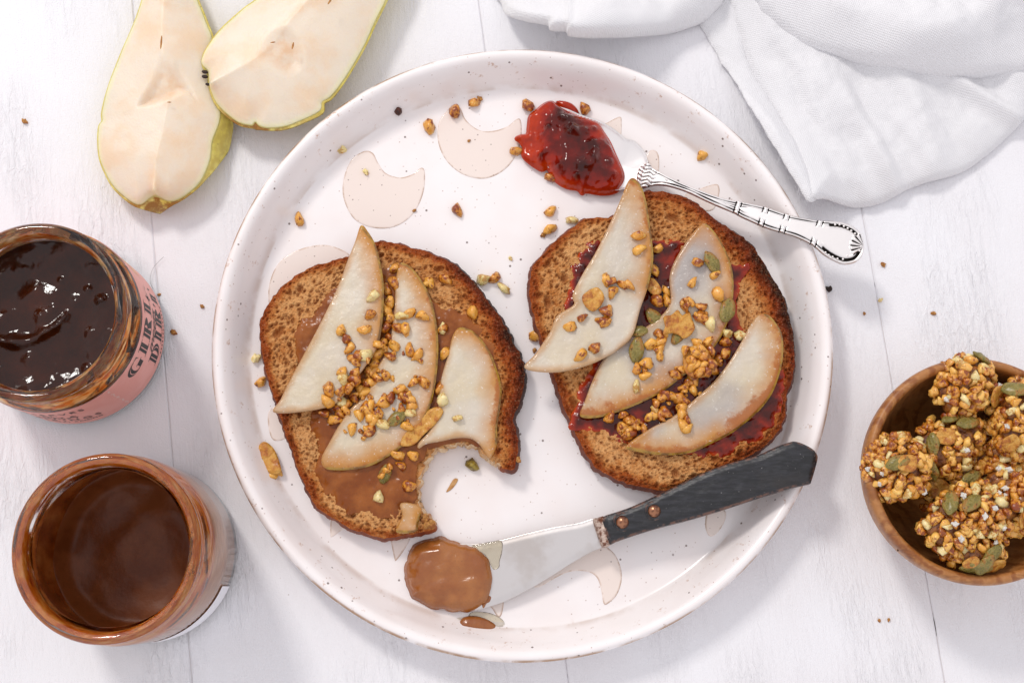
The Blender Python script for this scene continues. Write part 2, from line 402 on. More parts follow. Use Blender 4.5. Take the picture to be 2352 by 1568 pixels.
def m_film(name, cols, thr, scale, stretch):
    m = M(name); v = m.map(scale=(1, 1, stretch)); n = m.noise(scale, 5, 0.6, vec=v, dist=0.8); n2 = m.noise(scale*2.3, 4, vec=v)
    col = m.ramp(n2, [(0.25, C(cols[0])), (0.45, C(cols[1])), (0.6, C(cols[2])), (0.8, C(cols[3]))])
    m.bsdf(col, 0.25, m.bump(n2, 0.6, 0.002), sss=0.2, sssr=(1, 0.4, 0.15), ssss=0.002, coat=0.3, coatr=0.1)
    tr = m.n('BsdfTransparent'); a = m.rng(n, thr-0.06, thr+0.08)
    mx = m.n('MixShader', {0: a, 1: tr.outputs[0], 2: m.b.outputs[0]}); m.t.links.new(mx.outputs[0], m.out.inputs[0])
    return m.m
def m_wood():
    m = M('olive_wood'); v = m.map(scale=(1, 1, 0.35), rot=(R(70), R(12), R(25)))
    wv = m.n('TexWave', {'Vector': v, 'Scale': 65, 'Distortion': 9, 'Detail': 4, 'Detail Scale': 1.2, 'Detail Roughness': 0.6}, bands_direction='Y').outputs[1]
    f = m.noise(900, 4, 0.6, vec=m.map(scale=(0.15, 1, 0.3), rot=(0, 0, R(25)))); n = m.noise(40, 3)
    col = m.ramp(wv, [(0.0, C('8a5022')), (0.3, C('9c6230')), (0.65, C('ad7642')), (1, C('a66c36'))])
    col = m.mix(m.math('MULTIPLY', m.rng(f, 0.5, 0.7), 0.45), col, C('5f3214')); col = m.mix(m.math('MULTIPLY', m.rng(n, 0.45, 0.7), 0.5), col, C('c08c5c'))
    return m.bsdf(col, 0.42, m.bump(f, 0.25, 0.0006)).m
def m_cloth():
    m = M('white_muslin'); v = m.map(rot=(0, 0, R(24)))
    wx = m.n('TexWave', {'Vector': v, 'Scale': 380, 'Distortion': 2.5, 'Detail': 2, 'Detail Scale': 0.6}, bands_direction='X').outputs[1]
    wy = m.n('TexWave', {'Vector': v, 'Scale': 380, 'Distortion': 2.5, 'Detail': 2, 'Detail Scale': 0.6}, bands_direction='Y').outputs[1]
    h = m.math('ADD', m.math('ADD', wx, wy), m.math('MULTIPLY', m.noise(700, 3), 0.8))
    m.bsdf(C('f4f3f5'), 0.85, m.bump(h, 0.32, 0.0006), sheen=0.3, spec=0.15)
    tl = m.n('BsdfTranslucent', {0: C('f4f3f5')}); mx = m.n('MixShader', {0: 0.16, 1: m.b.outputs[0], 2: tl.outputs[0]})
    m.t.links.new(mx.outputs[0], m.out.inputs[0]); return m.m
def m_oil():
    m = M('amber_oil'); m.bsdf((0.99, 0.95, 0.84, 1), 0.03, trans=1.0, ior=1.4); return m.m
MT = dict(paint=m_paint(), gap=m_gap(), ceramic=m_ceramic(), motif=m_motif(), crumb=m_crumb(), crust=m_crust(), nut=m_nut(), nutsoak=m_nutsoak(),
          jam=m_jam('red_jam', thin='b03006', q='901a05', mid='660e03', dark='3a0802', hi=12.0, nz=1.2, bmp=0.08), jamspread=m_jam('dark_jam_spread', thin='b8440e', mid='761a08', dark='430f06', seed=2.0, lo=-0.8, hi=1.6, q='962608', bmp=0.25),
          jamjar=m_jam('black_jam', thin='5a260e', mid='341508', dark='200c06', seed=5.0, q='461c0a', nz=0.8, bmp=0.12), slice=m_slice(), pear=m_pear(), pskin=m_pskin(),
          kernel=m_kernel('toasted_kernel', 'e8ab48', 'c47616', '87390a'), pale=m_kernel('pale_kernel', 'ead9a0', 'e2cb86', 'c08f45'),
          honey=m_kernel('honeyed_kernel', 'f2bf62', 'd2882c', '8c430e', 0.25), green=m_plain('greenish_kernel', 'a08a34', 0.35, col2='6e5a1e', cscale=500),
          pepita=m_pepita(), flake=m_flake(), core=m_core(), silver=m_silver(),
          steel=m_plain('brushed_steel', 'd4cfcd', 0.34, metal=0.92, col2='c6beb9', cscale=50, bumps=(300, 0.08, 0.0005)), handle=m_handle(),
          rivet=m_plain('copper_rivet', 'a8765a', 0.3, metal=0.9, col2='6d4a3c', cscale=400, bumps=(500, 0.3, 0.0006)),
          rust=m_plain('rusty_ferrule', '6b3d28', 0.6, metal=0.5, col2='c9b5a8', cscale=420, bumps=(600, 0.8, 0.001)),
          glass=m_glass(), label=m_plain('pink_paper', 'efaea4', 0.5, col2='eaa398', cscale=60), ink=m_plain('black_ink', '1a1615', 0.5),
          inkhi=m_plain('pink_inline', 'efaea4', 0.5), inkwhite=m_plain('white_ink', 'efd9d4', 0.5), inkorange=m_plain('orange_print', 'dd9a3a', 0.5, col2='efc98a', cscale=300), inkgreen=m_plain('green_print', '8c8a55', 0.5),
          jamfilm=m_film('jam_film', ('9a3206', 'd2701c', 'e0aa68', 'f0dcc4'), 0.47, 55, 3.5),
          nutfilm=m_film('nut_butter_film', ('9a3002', 'd06a0e', 'e0903c', 'eec088'), 0.40, 45, 3.0),
          nutwall=m_film('nut_butter_wall', ('5a2206', '8a420f', 'a8622a', 'bb7c44'), -0.2, 40, 0.6),
          nutthin=m_film('thin_nut_film', ('a8622a', 'c98244', 'd89a5e', 'dca878'), 0.22, 80, 5.0),
          jarnut=m_plain('dark_nut_butter', '6b3514', 0.42, col2='7c4420', cscale=60, spec=0.3, bumps=(140, 0.3, 0.002)), wood=m_wood(), cloth=m_cloth(), oil=m_oil(),
          crumbs=m_plain('bread_crumb', 'b98442', 0.7, col2='8a4f1c', cscale=700), char=m_plain('charred_crumb', '2a160c', 0.7), dark=m_plain('dark_seed', '5a2510', 0.4, col2='31140a', cscale=600),
          salt=m_plain('salt_crystal', 'f0ece4', 0.2, trans=0.3), paper=m_plain('white_paper', 'ebe9ee', 0.5), hair=m_plain('grey_fibre', '8c8684', 0.6), drip=m_plain('dried_smear', 'c79a63', 0.3, col2='b27a3c', cscale=300))

# ------------------------------------------------------------------ the table
ROTP, PW = R(7.3), 0.1555
ax = Vector((math.sin(ROTP), -math.cos(ROTP))); perp = Vector((math.cos(ROTP), math.sin(ROTP)))   # along the boards (towards the viewer), across them
pa, pb = P(348, 500), P(1983, 500)
seam0 = perp.dot(Vector((pa.x, pa.y))); seam2 = perp.dot(Vector((pb.x, pb.y))); PW = (seam2-seam0)/2
table = empty('tabletop', (0, 0, 0), 'white painted wooden tabletop of wide boards', None, None, 'structure')
for k in range(-2, 4):
    a, b = seam0+k*PW+0.00014, seam0+(k+1)*PW-0.00014
    rs = np.random.RandomState(40+k); n = 90; v = []; f = []; rows = []
    for i in range(n+1):
        u = -0.6+1.2*i/n
        ja, jb = (rs.rand(2)-0.5)*0.0003; bev = 0.0005
        pts = [(a+ja, -0.02), (a+ja, -0.0006), (a+ja+bev, 0), (b+jb-bev, 0), (b+jb, -0.0006), (b+jb, -0.02)]
        for (t, z) in pts:
            q = perp*t+ax*u; v.append((q.x, q.y, z))
    for i in range(n):
        for j in range(5):
            f.append([i*6+j, i*6+j+1, (i+1)*6+j+1, (i+1)*6+j][::1])
    o = mesh_obj('plank', v, f, MT['paint'], table, (0, 0, 0), smooth_=False)
    bm = bmesh.new(); bm.from_mesh(o.data); bmesh.ops.recalc_face_normals(bm, faces=bm.faces)
    up = sum(fc.normal.z*fc.calc_area() for fc in bm.faces)
    if up < 0: bmesh.ops.reverse_faces(bm, faces=bm.faces)
    bm.to_mesh(o.data); bm.free()
    # turn the paint pattern with the boards: object space follows the board direction
    o.data.transform(Matrix.Rotation(-ROTP, 4, 'Z')); o.rotation_euler.z = ROTP
    if k > -2:
        t = seam0+k*PW; q = []
        for (dt, u) in ((-0.0012, -0.6), (0.0012, -0.6), (0.0012, 0.6), (-0.0012, 0.6)):
            c = perp*(t+dt)+ax*u; q.append((c.x, c.y, -0.0007))
        mesh_obj('seam_filler', q, [[0, 3, 2, 1]] , MT['gap'], table, (0, 0, 0), smooth_=False)

# ------------------------------------------------------------------ the plate
pc = P(1199, 787, 0.021); PC = (pc.x, pc.y, 0.0); FLOOR = 0.0032
prof = curve_prof([(0.0005, 3.2), (60, 3.2), (108, 3.2), (118.5, 3.3), (122.3, 5.2), (124.8, 9), (127.2, 14), (129.8, 17.8), (131.6, 19.3), (133.2, 19.5), (134.6, 18.4), (135.2, 16.6),
                   (134, 13), (131, 7), (126, 2.4), (121, 0.9), (118, 0.3), (112, 0.3), (110, 1.2), (0.0005, 1.2)], 4)
prof = [(max(r, 0.0005)*MM if r > 0.001 else 5e-7, z*MM) for r, z in prof]
def plate_wob(r, z, a):
    k = max(0, (r-0.11)/0.025)
    return r*(1+0.0016*k*math.sin(3*a+1)), z+0.0003*k*math.sin(2*a+0.4)
plate = empty('plate', PC, 'speckled pale pink ceramic dinner plate with raised rim holding both toasts', 'plate')
dish = lathe('dish', prof, MT['ceramic'], PC, plate, seg=240, wob=plate_wob)
zz = np.array([v.co.z for v in dish.data.vertices]); rr = np.array([math.hypot(v.co.x, v.co.y) for v in dish.data.vertices])
at = dish.data.attributes.new('lip', 'FLOAT', 'POINT'); at.data.foreach_set('value', (sstep(0.118, 0.128, rr)*0.9).astype(np.float32))
at = dish.data.attributes.new('rimline', 'FLOAT', 'POINT'); at.data.foreach_set('value', ((sstep(0.1338, 0.1348, rr)+0.35*np.exp(-((rr-0.1215)/0.0015)**2)*(zz > 0.004)).astype(np.float32)))
motifs = [
 ('d', [(770, 430), (772, 385), (790, 345), (818, 326), (838, 330), (850, 352), (868, 376), (900, 386), (930, 378), (948, 364), (957, 372), (956, 410), (945, 445), (925, 475), (895, 496), (860, 503), (820, 496), (790, 475)]),
 ('d', [(1000, 290), (1003, 255), (1018, 232), (1040, 218), (1052, 222), (1062, 245), (1078, 262), (1100, 274), (1130, 274), (1160, 264), (1182, 247), (1191, 252), (1192, 285), (1184, 320), (1165, 352), (1135, 375), (1100, 384), (1060, 375), (1028, 352), (1008, 322)]),
 ('d', [(612, 690), (614, 650), (630, 610), (660, 582), (700, 566), (740, 561), (775, 570), (800, 590), (790, 650), (750, 690), (700, 720), (650, 760), (622, 740)]),
 ('d', [(614, 965), (620, 940), (650, 930), (680, 940), (690, 980), (668, 1000), (640, 1012), (622, 1005)]),
 ('d', [(750, 1195), (738, 1220), (737, 1254), (742, 1258), (768, 1240), (800, 1225), (840, 1222), (862, 1230), (874, 1262), (884, 1308), (890, 1311), (912, 1280), (925, 1250), (930, 1215), (900, 1180), (820, 1160)]),
 ('d', [(960, 1370), (962, 1385), (976, 1405), (984, 1403), (990, 1380), (980, 1360)]),
 ('d', [(1060, 1385), (1062, 1410), (1085, 1420), (1120, 1415), (1140, 1440), (1150, 1430), (1152, 1395), (1130, 1370), (1090, 1370)]),
 ('d', [(1232, 1370), (1234, 1352), (1260, 1325), (1320, 1290), (1380, 1275), (1412, 1290), (1430, 1320), (1435, 1355), (1424, 1390), (1402, 1412), (1393, 1410), (1388, 1382), (1378, 1352), (1356, 1338), (1320, 1337), (1290, 1348), (1252, 1370), (1240, 1374)]),
 ('d', [(1625, 1205), (1628, 1225), (1638, 1236), (1652, 1228), (1668, 1205), (1672, 1180), (1650, 1165), (1630, 1178)]),
 ('d', [(1262, 232), (1272, 218), (1300, 208), (1312, 216), (1322, 240), (1310, 262), (1275, 262)]),
 ('d', [(1384, 278), (1400, 268), (1430, 254), (1434, 270), (1432, 300), (1420, 325), (1398, 312)]),
 ('d', [(1480, 395), (1484, 362), (1494, 346), (1508, 348), (1514, 366), (1512, 400), (1500, 412)]),
 ('d', [(1575, 448), (1600, 435), (1645, 420), (1656, 428), (1654, 450), (1640, 480), (1600, 478)])]
for c, pts in motifs:
    poly = smooth(W(c, pts, FLOOR), 5); cc = np.array(PC[:2]); rr_ = np.linalg.norm(poly-cc, axis=1)
    ex = max(0, rr_.max()-0.1172); md = poly.mean(0)-cc; poly = poly-md/np.linalg.norm(md)*ex
    slab('glaze_motif', poly, 0.00033, lambda X, Y, D: FLOOR+0.00004+0.00009*sstep(0, 0.0006, D), FLOOR-0.0003, MT['motif'], plate, rings=1)

# ------------------------------------------------------------------ toasts
TT = 0.0118                                             # slice thickness
ZT = FLOOR+TT
def toast(c, pts, label, seed, char, bite=None, group=None):
    poly = smooth(W(c, pts, ZT), 5)
    nn = fbm(poly[:, 0]+seed, poly[:, 1], 420, 3, seed); cen = poly.mean(0)
    poly = poly+(poly-cen)/np.linalg.norm(poly-cen, axis=1)[:, None]*((nn-0.5)*0.0018)[:, None]
    if bite: poly = poly+(np.random.RandomState(5).rand(len(poly), 2)-0.5)*(0.0022*(1-sstep(0.001, 0.004, seg_dist(W(c, bite, ZT), poly[:, 0], poly[:, 1], False))))[:, None]
    t = empty('toast', (cen[0], cen[1], FLOOR), label, 'toast', group); store = {}
    res = 0.00031; bl = W(c, bite, ZT) if bite else None
    def top(X, Y, D):
        rs = np.random.RandomState(seed); H = np.zeros_like(X); x0, y0 = X[0, 0], Y[0, 0]
        x0, y0 = np.median(X[:, 0]), np.median(Y[0, :]); ny, nx = X.shape; wd, ht = nx*res, ny*res
        for k in range(5600):
            cx, cy = x0+rs.rand()*wd, y0+rs.rand()*ht
            r = 0.00026+0.00042*rs.rand()**2.0
            if k % 70 == 0: r = 0.0006+0.0010*rs.rand()
            ex = 1.1+rs.rand()*1.0; an = math.atan2(cy-cen[1], cx-cen[0])+math.pi/2+rs.randn()*0.5
            j0, j1 = int((cx-2*r-x0)/res), int((cx+2*r-x0)/res)+2; i0, i1 = int((cy-2*r-y0)/res), int((cy+2*r-y0)/res)+2
            j0, i0 = max(j0, 0), max(i0, 0)
            if j1 <= j0 or i1 <= i0 or j0 >= nx or i0 >= ny: continue
            xx, yy = X[i0:i1, j0:j1]-cx, Y[i0:i1, j0:j1]-cy
            u = (xx*math.cos(an)+yy*math.sin(an))/ex; v = -xx*math.sin(an)+yy*math.cos(an)
            q = np.sqrt(u*u+v*v)/r; q = q+(vnoise(xx/r*1.7+k, yy/r*1.7, 3)-0.5)*0.5
            H[i0:i1, j0:j1] = np.maximum(H[i0:i1, j0:j1], np.clip(1.15-q, 0, 1)**0.6*min(r*2.4, 0.0024))
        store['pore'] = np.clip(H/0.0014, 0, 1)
        rough = (fbm(X, Y, 900, 3, seed+3)-0.5)*0.0007+(fbm(X, Y, 90, 3, seed+5)-0.5)*0.0016
        return ZT+rough-H*sstep(0.0002, 0.0012, D)-0.0016*(1-sstep(0, 0.0028, D))
    def toasty(X, Y, D):
        ang = np.stack([X-cen[0], Y-cen[1]], -1); ang /= np.linalg.norm(ang, axis=-1, keepdims=True)+1e-9
        dr = np.clip(ang[..., 0]*math.cos(char)+ang[..., 1]*math.sin(char), 0, 1)
        n = fbm(X, Y, 60, 4, seed+9)
        e = (1-sstep(0.0006, 0.0030+0.005*n, D)); e2 = (1-sstep(0.002, 0.014, D))*dr**1.5
        v = 0.08+0.36*e+0.52*e2*(0.4+n)+(n-0.5)*0.35
        if bl is not None: v = v*sstep(0.0, 0.006, seg_dist(bl, X, Y, False))
        return np.clip(v, 0, 1)
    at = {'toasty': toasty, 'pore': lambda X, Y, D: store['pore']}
    at['bite'] = (lambda X, Y, D: 1-sstep(0.0008, 0.002, seg_dist(bl, X, Y, False))) if bl is not None else (lambda X, Y, D: 0*X)
    bulge = lambda tt, x, y: 0.0011*math.sin(math.pi*tt)+(fbm(x*1, y+tt*0.006, 380, 3, seed+2)-0.5)*0.0016
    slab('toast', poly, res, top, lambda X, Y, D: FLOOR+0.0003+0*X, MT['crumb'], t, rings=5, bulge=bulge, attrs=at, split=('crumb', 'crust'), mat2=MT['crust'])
    return t
T1P = [(600, 115), (680, 122), (770, 145), (860, 175), (940, 210), (1010, 265), (1070, 330), (1130, 410), (1190, 500), (1212, 525), (1240, 590), (1275, 660), (1291, 720), (1287, 800), (1265, 885), (1238, 940), (1248, 985), (1258, 1030), (1260, 1100), (1238, 1172), (1200, 1178), (1165, 1155), (1130, 1135), (1095, 1095), (1055, 1072), (1000, 1058), (930, 1067), (875, 1090), (835, 1130), (812, 1185), (797, 1250), (800, 1330), (815, 1380), (858, 1435), (850, 1468), (760, 1480), (680, 1500), (600, 1495), (510, 1470), (420, 1425), (335, 1370), (280, 1290), (240, 1200), (200, 1090), (170, 1000), (140, 920), (110, 820), (80, 720), (60, 600), (53, 500), (75, 430), (130, 360), (200, 290), (290, 235), (380, 210), (470, 185), (540, 140)]
BITE = [(1165, 1155), (1130, 1135), (1095, 1095), (1055, 1072), (1000, 1058), (930, 1067), (875, 1090), (835, 1130), (812, 1185), (797, 1250), (800, 1330), (815, 1380), (850, 1430)]
T2P = [(640, 105), (720, 110), (800, 130), (870, 165), (940, 225), (1010, 275), (1080, 320), (1140, 380), (1190, 460), (1220, 510), (1265, 590), (1295, 680), (1316, 800), (1320, 900), (1308, 980), (1285, 1060), (1275, 1150), (1250, 1220), (1190, 1285), (1100, 1345), (1020, 1400), (940, 1450), (820, 1488), (700, 1500), (600, 1487), (500, 1455), (410, 1410), (350, 1340), (310, 1270), (280, 1200), (240, 1100), (205, 1000), (180, 920), (140, 800), (105, 700), (85, 610), (82, 520), (110, 440), (170, 370), (250, 300), (330, 240), (400, 225), (470, 226), (540, 170), (600, 118)]
toast_bitten = toast('c4', T1P, 'bitten slice of toast spread with brown nut butter under three pear slices', 3, R(35), BITE, 'topped toasts on the plate')
toast_whole = toast('c5', T2P, 'whole slice of toast spread with dark jam beside the black knife handle', 21, R(25), None, 'topped toasts on the plate')
def spread(name, c, pts, mat, parent, seed, h, wav):
    poly = smooth(W(c, pts, ZT), 5); cen = poly.mean(0)
    nn = fbm(poly[:, 0], poly[:, 1], 300, 3, seed); poly = poly+(poly-cen)/np.linalg.norm(poly-cen, axis=1)[:, None]*((nn-0.5)*0.006)[:, None]
    top = lambda X, Y, D: ZT-0.0002+h*sstep(0, 0.005, D)**0.6+(fbm(X, Y, 130, 4, seed+1)-0.5)*wav*sstep(0, 0.006, D)+(fbm(X, Y, 420, 3, seed+8)-0.5)*wav*0.6
    dep = lambda X, Y, D: (top(X, Y, D)-ZT)*1000
    return slab(name, poly, 0.00055, top, ZT-0.0018, mat, parent, rings=2, attrs={'depth': dep})
spread('nut_butter_spread', 'c4', [(400, 325), (320, 425), (245, 500), (218, 580), (228, 680), (270, 760), (330, 860), (292, 930), (288, 1000), (325, 1100), (312, 1200), (352, 1280), (420, 1350), (500, 1390), (580, 1408), (640, 1418), (700, 1418), (718, 1370), (785, 1330), (785, 1200), (820, 1130), (870, 1085), (1000, 1048), (1090, 1080), (1140, 1000), (1165, 850), (1165, 700), (1120, 570), (1060, 485), (990, 445), (870, 400), (790, 265), (700, 215), (620, 230), (500, 280)], MT['nutsoak'], toast_bitten, 50, 0.0015, 0.0013)
spread('jam_spread', 'c5', [(385, 325), (480, 380), (650, 328), (720, 340), (805, 352), (775, 440), (900, 490), (1010, 440), (1098, 468), (1060, 560), (1050, 700), (1120, 780), (1250, 900), (1262, 1060), (1235, 1180), (1180, 1240), (1100, 1290), (1000, 1348), (870, 1342), (740, 1322), (560, 1295), (430, 1235), (330, 1235), (265, 1185), (300, 1110), (330, 1000), (380, 900), (255, 700), (270, 560), (282, 450), (320, 370)], MT['jamspread'], toast_whole, 60, 0.0013, 0.0022)

# ------------------------------------------------------------------ stewed pear slices
def pear_slice(c, pts, skin, label, z, gx, gy, seed, th=0.0020, brown=1.0, grp='stewed pear slices on the toasts', bow=0.0, grey=0.0):
    poly = smooth(W(c, pts, z), 5); sk = smooth(W(c, skin, z), 5, False); cen = poly.mean(0)
    def base(X, Y): return z-th*0.5+gx*(X-cen[0])+gy*(Y-cen[1])+bow*((X-cen[0])**2+(Y-cen[1])**2)+(fbm(X, Y, 45, 2, seed)-0.5)*0.0016
    def top(X, Y, D):
        ds = seg_dist(sk, X, Y, False)
        return base(X, Y)+th*(0.72+0.28*np.sqrt(1-(1-np.clip(D/0.0007, 0, 1))**2))+(fbm(X, Y, 260, 4, seed+4)-0.5)*0.0007-0.0005*(1-sstep(0, 0.002, ds))
    at = {'skd': lambda X, Y, D: seg_dist(sk, X, Y, False)*1000, 'grey': lambda X, Y, D: grey*sstep(0.35, 0.65, fbm(X, Y, 40, 2, seed+12)), 'skin': lambda X, Y, D: 1-sstep(0.0003, 0.0009, seg_dist(sk, X, Y, False)),
          'brown': lambda X, Y, D: brown*((1-sstep(0.0, 0.007, seg_dist(sk, X, Y, False)))*0.55+sstep(0.5, 0.75, fbm(X, Y, 55, 3, seed+6))*0.35)}
    o = slab('pear_slice', poly, 0.00042, top, lambda X, Y, D: base(X, Y)+0.0006*(1-sstep(0, 0.0012, D)), MT['slice'], rings=4, attrs=at, bulge=lambda t, x, y: 0.0003*math.sin(math.pi*t))
    return tag(o, label, 'pear slice', grp)
ZS = ZT+0.0032
s11 = pear_slice('c4', [(528, 45), (556, 72), (590, 130), (615, 220), (631, 320), (630, 420), (622, 520), (605, 600), (570, 665), (520, 735), (470, 800), (430, 850), (380, 885), (250, 910), (120, 912), (150, 860), (200, 760), (260, 650), (320, 540), (380, 420), (430, 310), (470, 200), (505, 110)],
    [(530, 50), (590, 130), (615, 220), (631, 320), (630, 420), (622, 520), (605, 600)], 'long pointed pear slice nearest the left crust of the bitten toast', ZS+0.0026, 0.05, -0.01, 71, brown=0.5)
s12 = pear_slice('c4', [(715, 220), (698, 262), (690, 330), (688, 420), (670, 560), (640, 650), (600, 720), (560, 820), (480, 900), (430, 970), (380, 1060), (345, 1130), (365, 1175), (460, 1181), (560, 1165), (650, 1120), (730, 1060), (800, 980), (850, 880), (875, 760), (885, 640), (882, 540), (865, 440), (840, 360), (800, 290), (755, 238)],
    [(715, 222), (760, 242), (800, 290), (840, 360), (865, 440), (882, 540), (885, 640), (875, 760), (850, 880), (800, 980), (730, 1060), (650, 1120), (560, 1165), (460, 1181), (370, 1176)], 'middle pear slice of the bitten toast, curved and strewn with kernels', ZS, 0.03, 0.0, 72)
s13 = pear_slice('c4', [(985, 525), (1040, 535), (1090, 580), (1130, 640), (1160, 720), (1180, 800), (1175, 880), (1160, 980), (1160, 1060), (1134, 1122), (1118, 1118), (1085, 1068), (1040, 1035), (970, 1033), (900, 1048), (830, 1062), (798, 1082), (800, 1058), (850, 1000), (890, 900), (900, 800), (910, 740), (940, 640), (955, 570)],
    [(985, 525), (1040, 535), (1090, 580), (1130, 640), (1160, 720), (1180, 800), (1175, 880), (1160, 980), (1158, 1060)], 'bitten-off pear slice with browned edge on the right of the bitten toast', ZS-0.0006, -0.04, 0.0, 73)
s14 = pear_slice('c4', [(712, 1345), (755, 1340), (808, 1362), (802, 1392), (792, 1430), (780, 1470), (694, 1471), (722, 1400)], [(694, 1471), (780, 1470), (792, 1430), (804, 1392)],
    'small leftover pear scrap at the lower bitten corner of the toast', ZS-0.0012, 0, 0, 74, th=0.0026, brown=0.6)
s22 = pear_slice('c5', [(890, 265), (850, 300), (800, 370), (755, 450), (737, 520), (742, 620), (700, 690), (600, 760), (500, 815), (430, 890), (380, 990), (342, 1090), (322, 1156), (400, 1160), (500, 1132), (600, 1092), (700, 1040), (800, 965), (900, 880), (965, 800), (1010, 700), (1028, 600), (1025, 480), (990, 380), (940, 300), (910, 270)],
    [(322, 1157), (400, 1160), (500, 1132), (600, 1092), (700, 1040), (800, 965), (900, 880), (965, 800), (1010, 700), (1028, 600), (1025, 480), (990, 380), (940, 300), (905, 268)], 'middle pear slice of the jam toast, half hidden under seeds and kernels', ZS, 0.02, 0.0, 76, brown=1.0, grey=0.95)
s21 = pear_slice('c5', [(555, 50), (600, 85), (625, 160), (640, 260), (655, 380), (654, 450), (630, 560), (595, 660), (560, 780), (500, 840), (430, 885), (320, 930), (190, 952), (62, 932), (110, 870), (178, 770), (212, 692), (290, 640), (286, 592), (330, 500), (390, 400), (450, 280), (500, 170)],
    [(558, 52), (600, 85), (625, 160), (640, 260), (655, 380), (654, 450), (630, 560)], 'long pointed pear slice overhanging the left crust of the jam toast', ZS+0.0034, 0.02, -0.02, 75, brown=0.95, grey=0.25)
s23 = pear_slice('c5', [(1150, 690), (1110, 740), (1080, 800), (1020, 900), (960, 980), (900, 1040), (820, 1110), (740, 1170), (660, 1210), (580, 1260), (535, 1300), (560, 1315), (700, 1335), (830, 1325), (930, 1282), (1030, 1230), (1130, 1150), (1200, 1070), (1240, 980), (1262, 880), (1258, 780), (1225, 720), (1190, 687)],
    [(540, 1306), (700, 1335), (830, 1325), (930, 1282), (1030, 1230), (1130, 1150), (1200, 1070), (1240, 980), (1262, 880), (1258, 780), (1225, 720), (1180, 687)], 'glossy curved pear slice along the lower right crust of the jam toast', ZS, -0.03, 0.03, 77, brown=1.3, grey=0.75)

# ------------------------------------------------------------------ spoon with jam
sp = P(*px('s2', 1100, 560), 0.02)
spoon = empty('spoon', (sp.x, sp.y, FLOOR), 'ornate silver spoon with shell-ended handle lying across the plate rim', 'spoon')
bp = smooth(W('s1', [(960, 370), (1200, 450), (1400, 555), (1530, 655), (1600, 712), (1700, 735), (1800, 820), (1870, 920), (1905, 1030), (1930, 1130), (1900, 1220), (1850, 1280), (1760, 1340), (1650, 1390), (1500, 1425), (1300, 1430), (1000, 1380), (700, 1250), (450, 1050), (300, 800), (280, 560), (350, 380), (520, 250), (740, 280)], 0.008), 4)
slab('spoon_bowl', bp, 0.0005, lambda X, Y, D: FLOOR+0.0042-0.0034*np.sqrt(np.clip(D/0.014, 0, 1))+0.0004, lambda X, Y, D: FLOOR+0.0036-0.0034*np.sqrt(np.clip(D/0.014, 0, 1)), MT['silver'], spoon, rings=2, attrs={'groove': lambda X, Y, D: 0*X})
hpts = [(95, 135), (165, 105), (200, 160), (300, 212), (450, 287), (600, 348), (750, 408), (900, 455), (1050, 488), (1150, 505), (1300, 540), (1450, 590), (1560, 625), (1700, 652), (1850, 675), (1980, 680), (2080, 695), (2180, 740), (2240, 800), (2265, 880), (2270, 960), (2240, 1030), (2180, 1080), (2080, 1095), (1980, 1060), (1880, 1000), (1800, 930), (1700, 870), (1600, 825), (1500, 795), (1380, 760), (1280, 725), (1180, 680), (1080, 635), (1000, 592), (850, 530), (700, 462), (550, 392), (420, 347), (300, 322), (200, 325), (100, 350), (55, 300), (60, 200)]
ZH = 0.02
def hz(X, Y): return a0z+(np.clip(((X-ha[0])*hu[0]+(Y-ha[1])*hu[1])/hl, 0, 1.4)**0.8)*0.0175
_a, _b = W('s2', [(80, 230), (2100, 900)], 0.02); ha = _a; hl = np.linalg.norm(_b-_a); hu = (_b-_a)/hl; hv = np.array([-hu[1], hu[0]]); a0z = FLOOR+0.0043
def Wz(c, pts, dz=0.0):
    out = []
    for p in pts:
        z = 0.02
        for _ in range(3):
            q = W(c, [p], z)[0]; z = float(hz(q[0], q[1]))+0.0015+dz
        out.append(q)
    return np.array(out)
hp = smooth(Wz('s2', hpts), 5)
sh_c = Wz('s2', [(2275, 930)])[0]
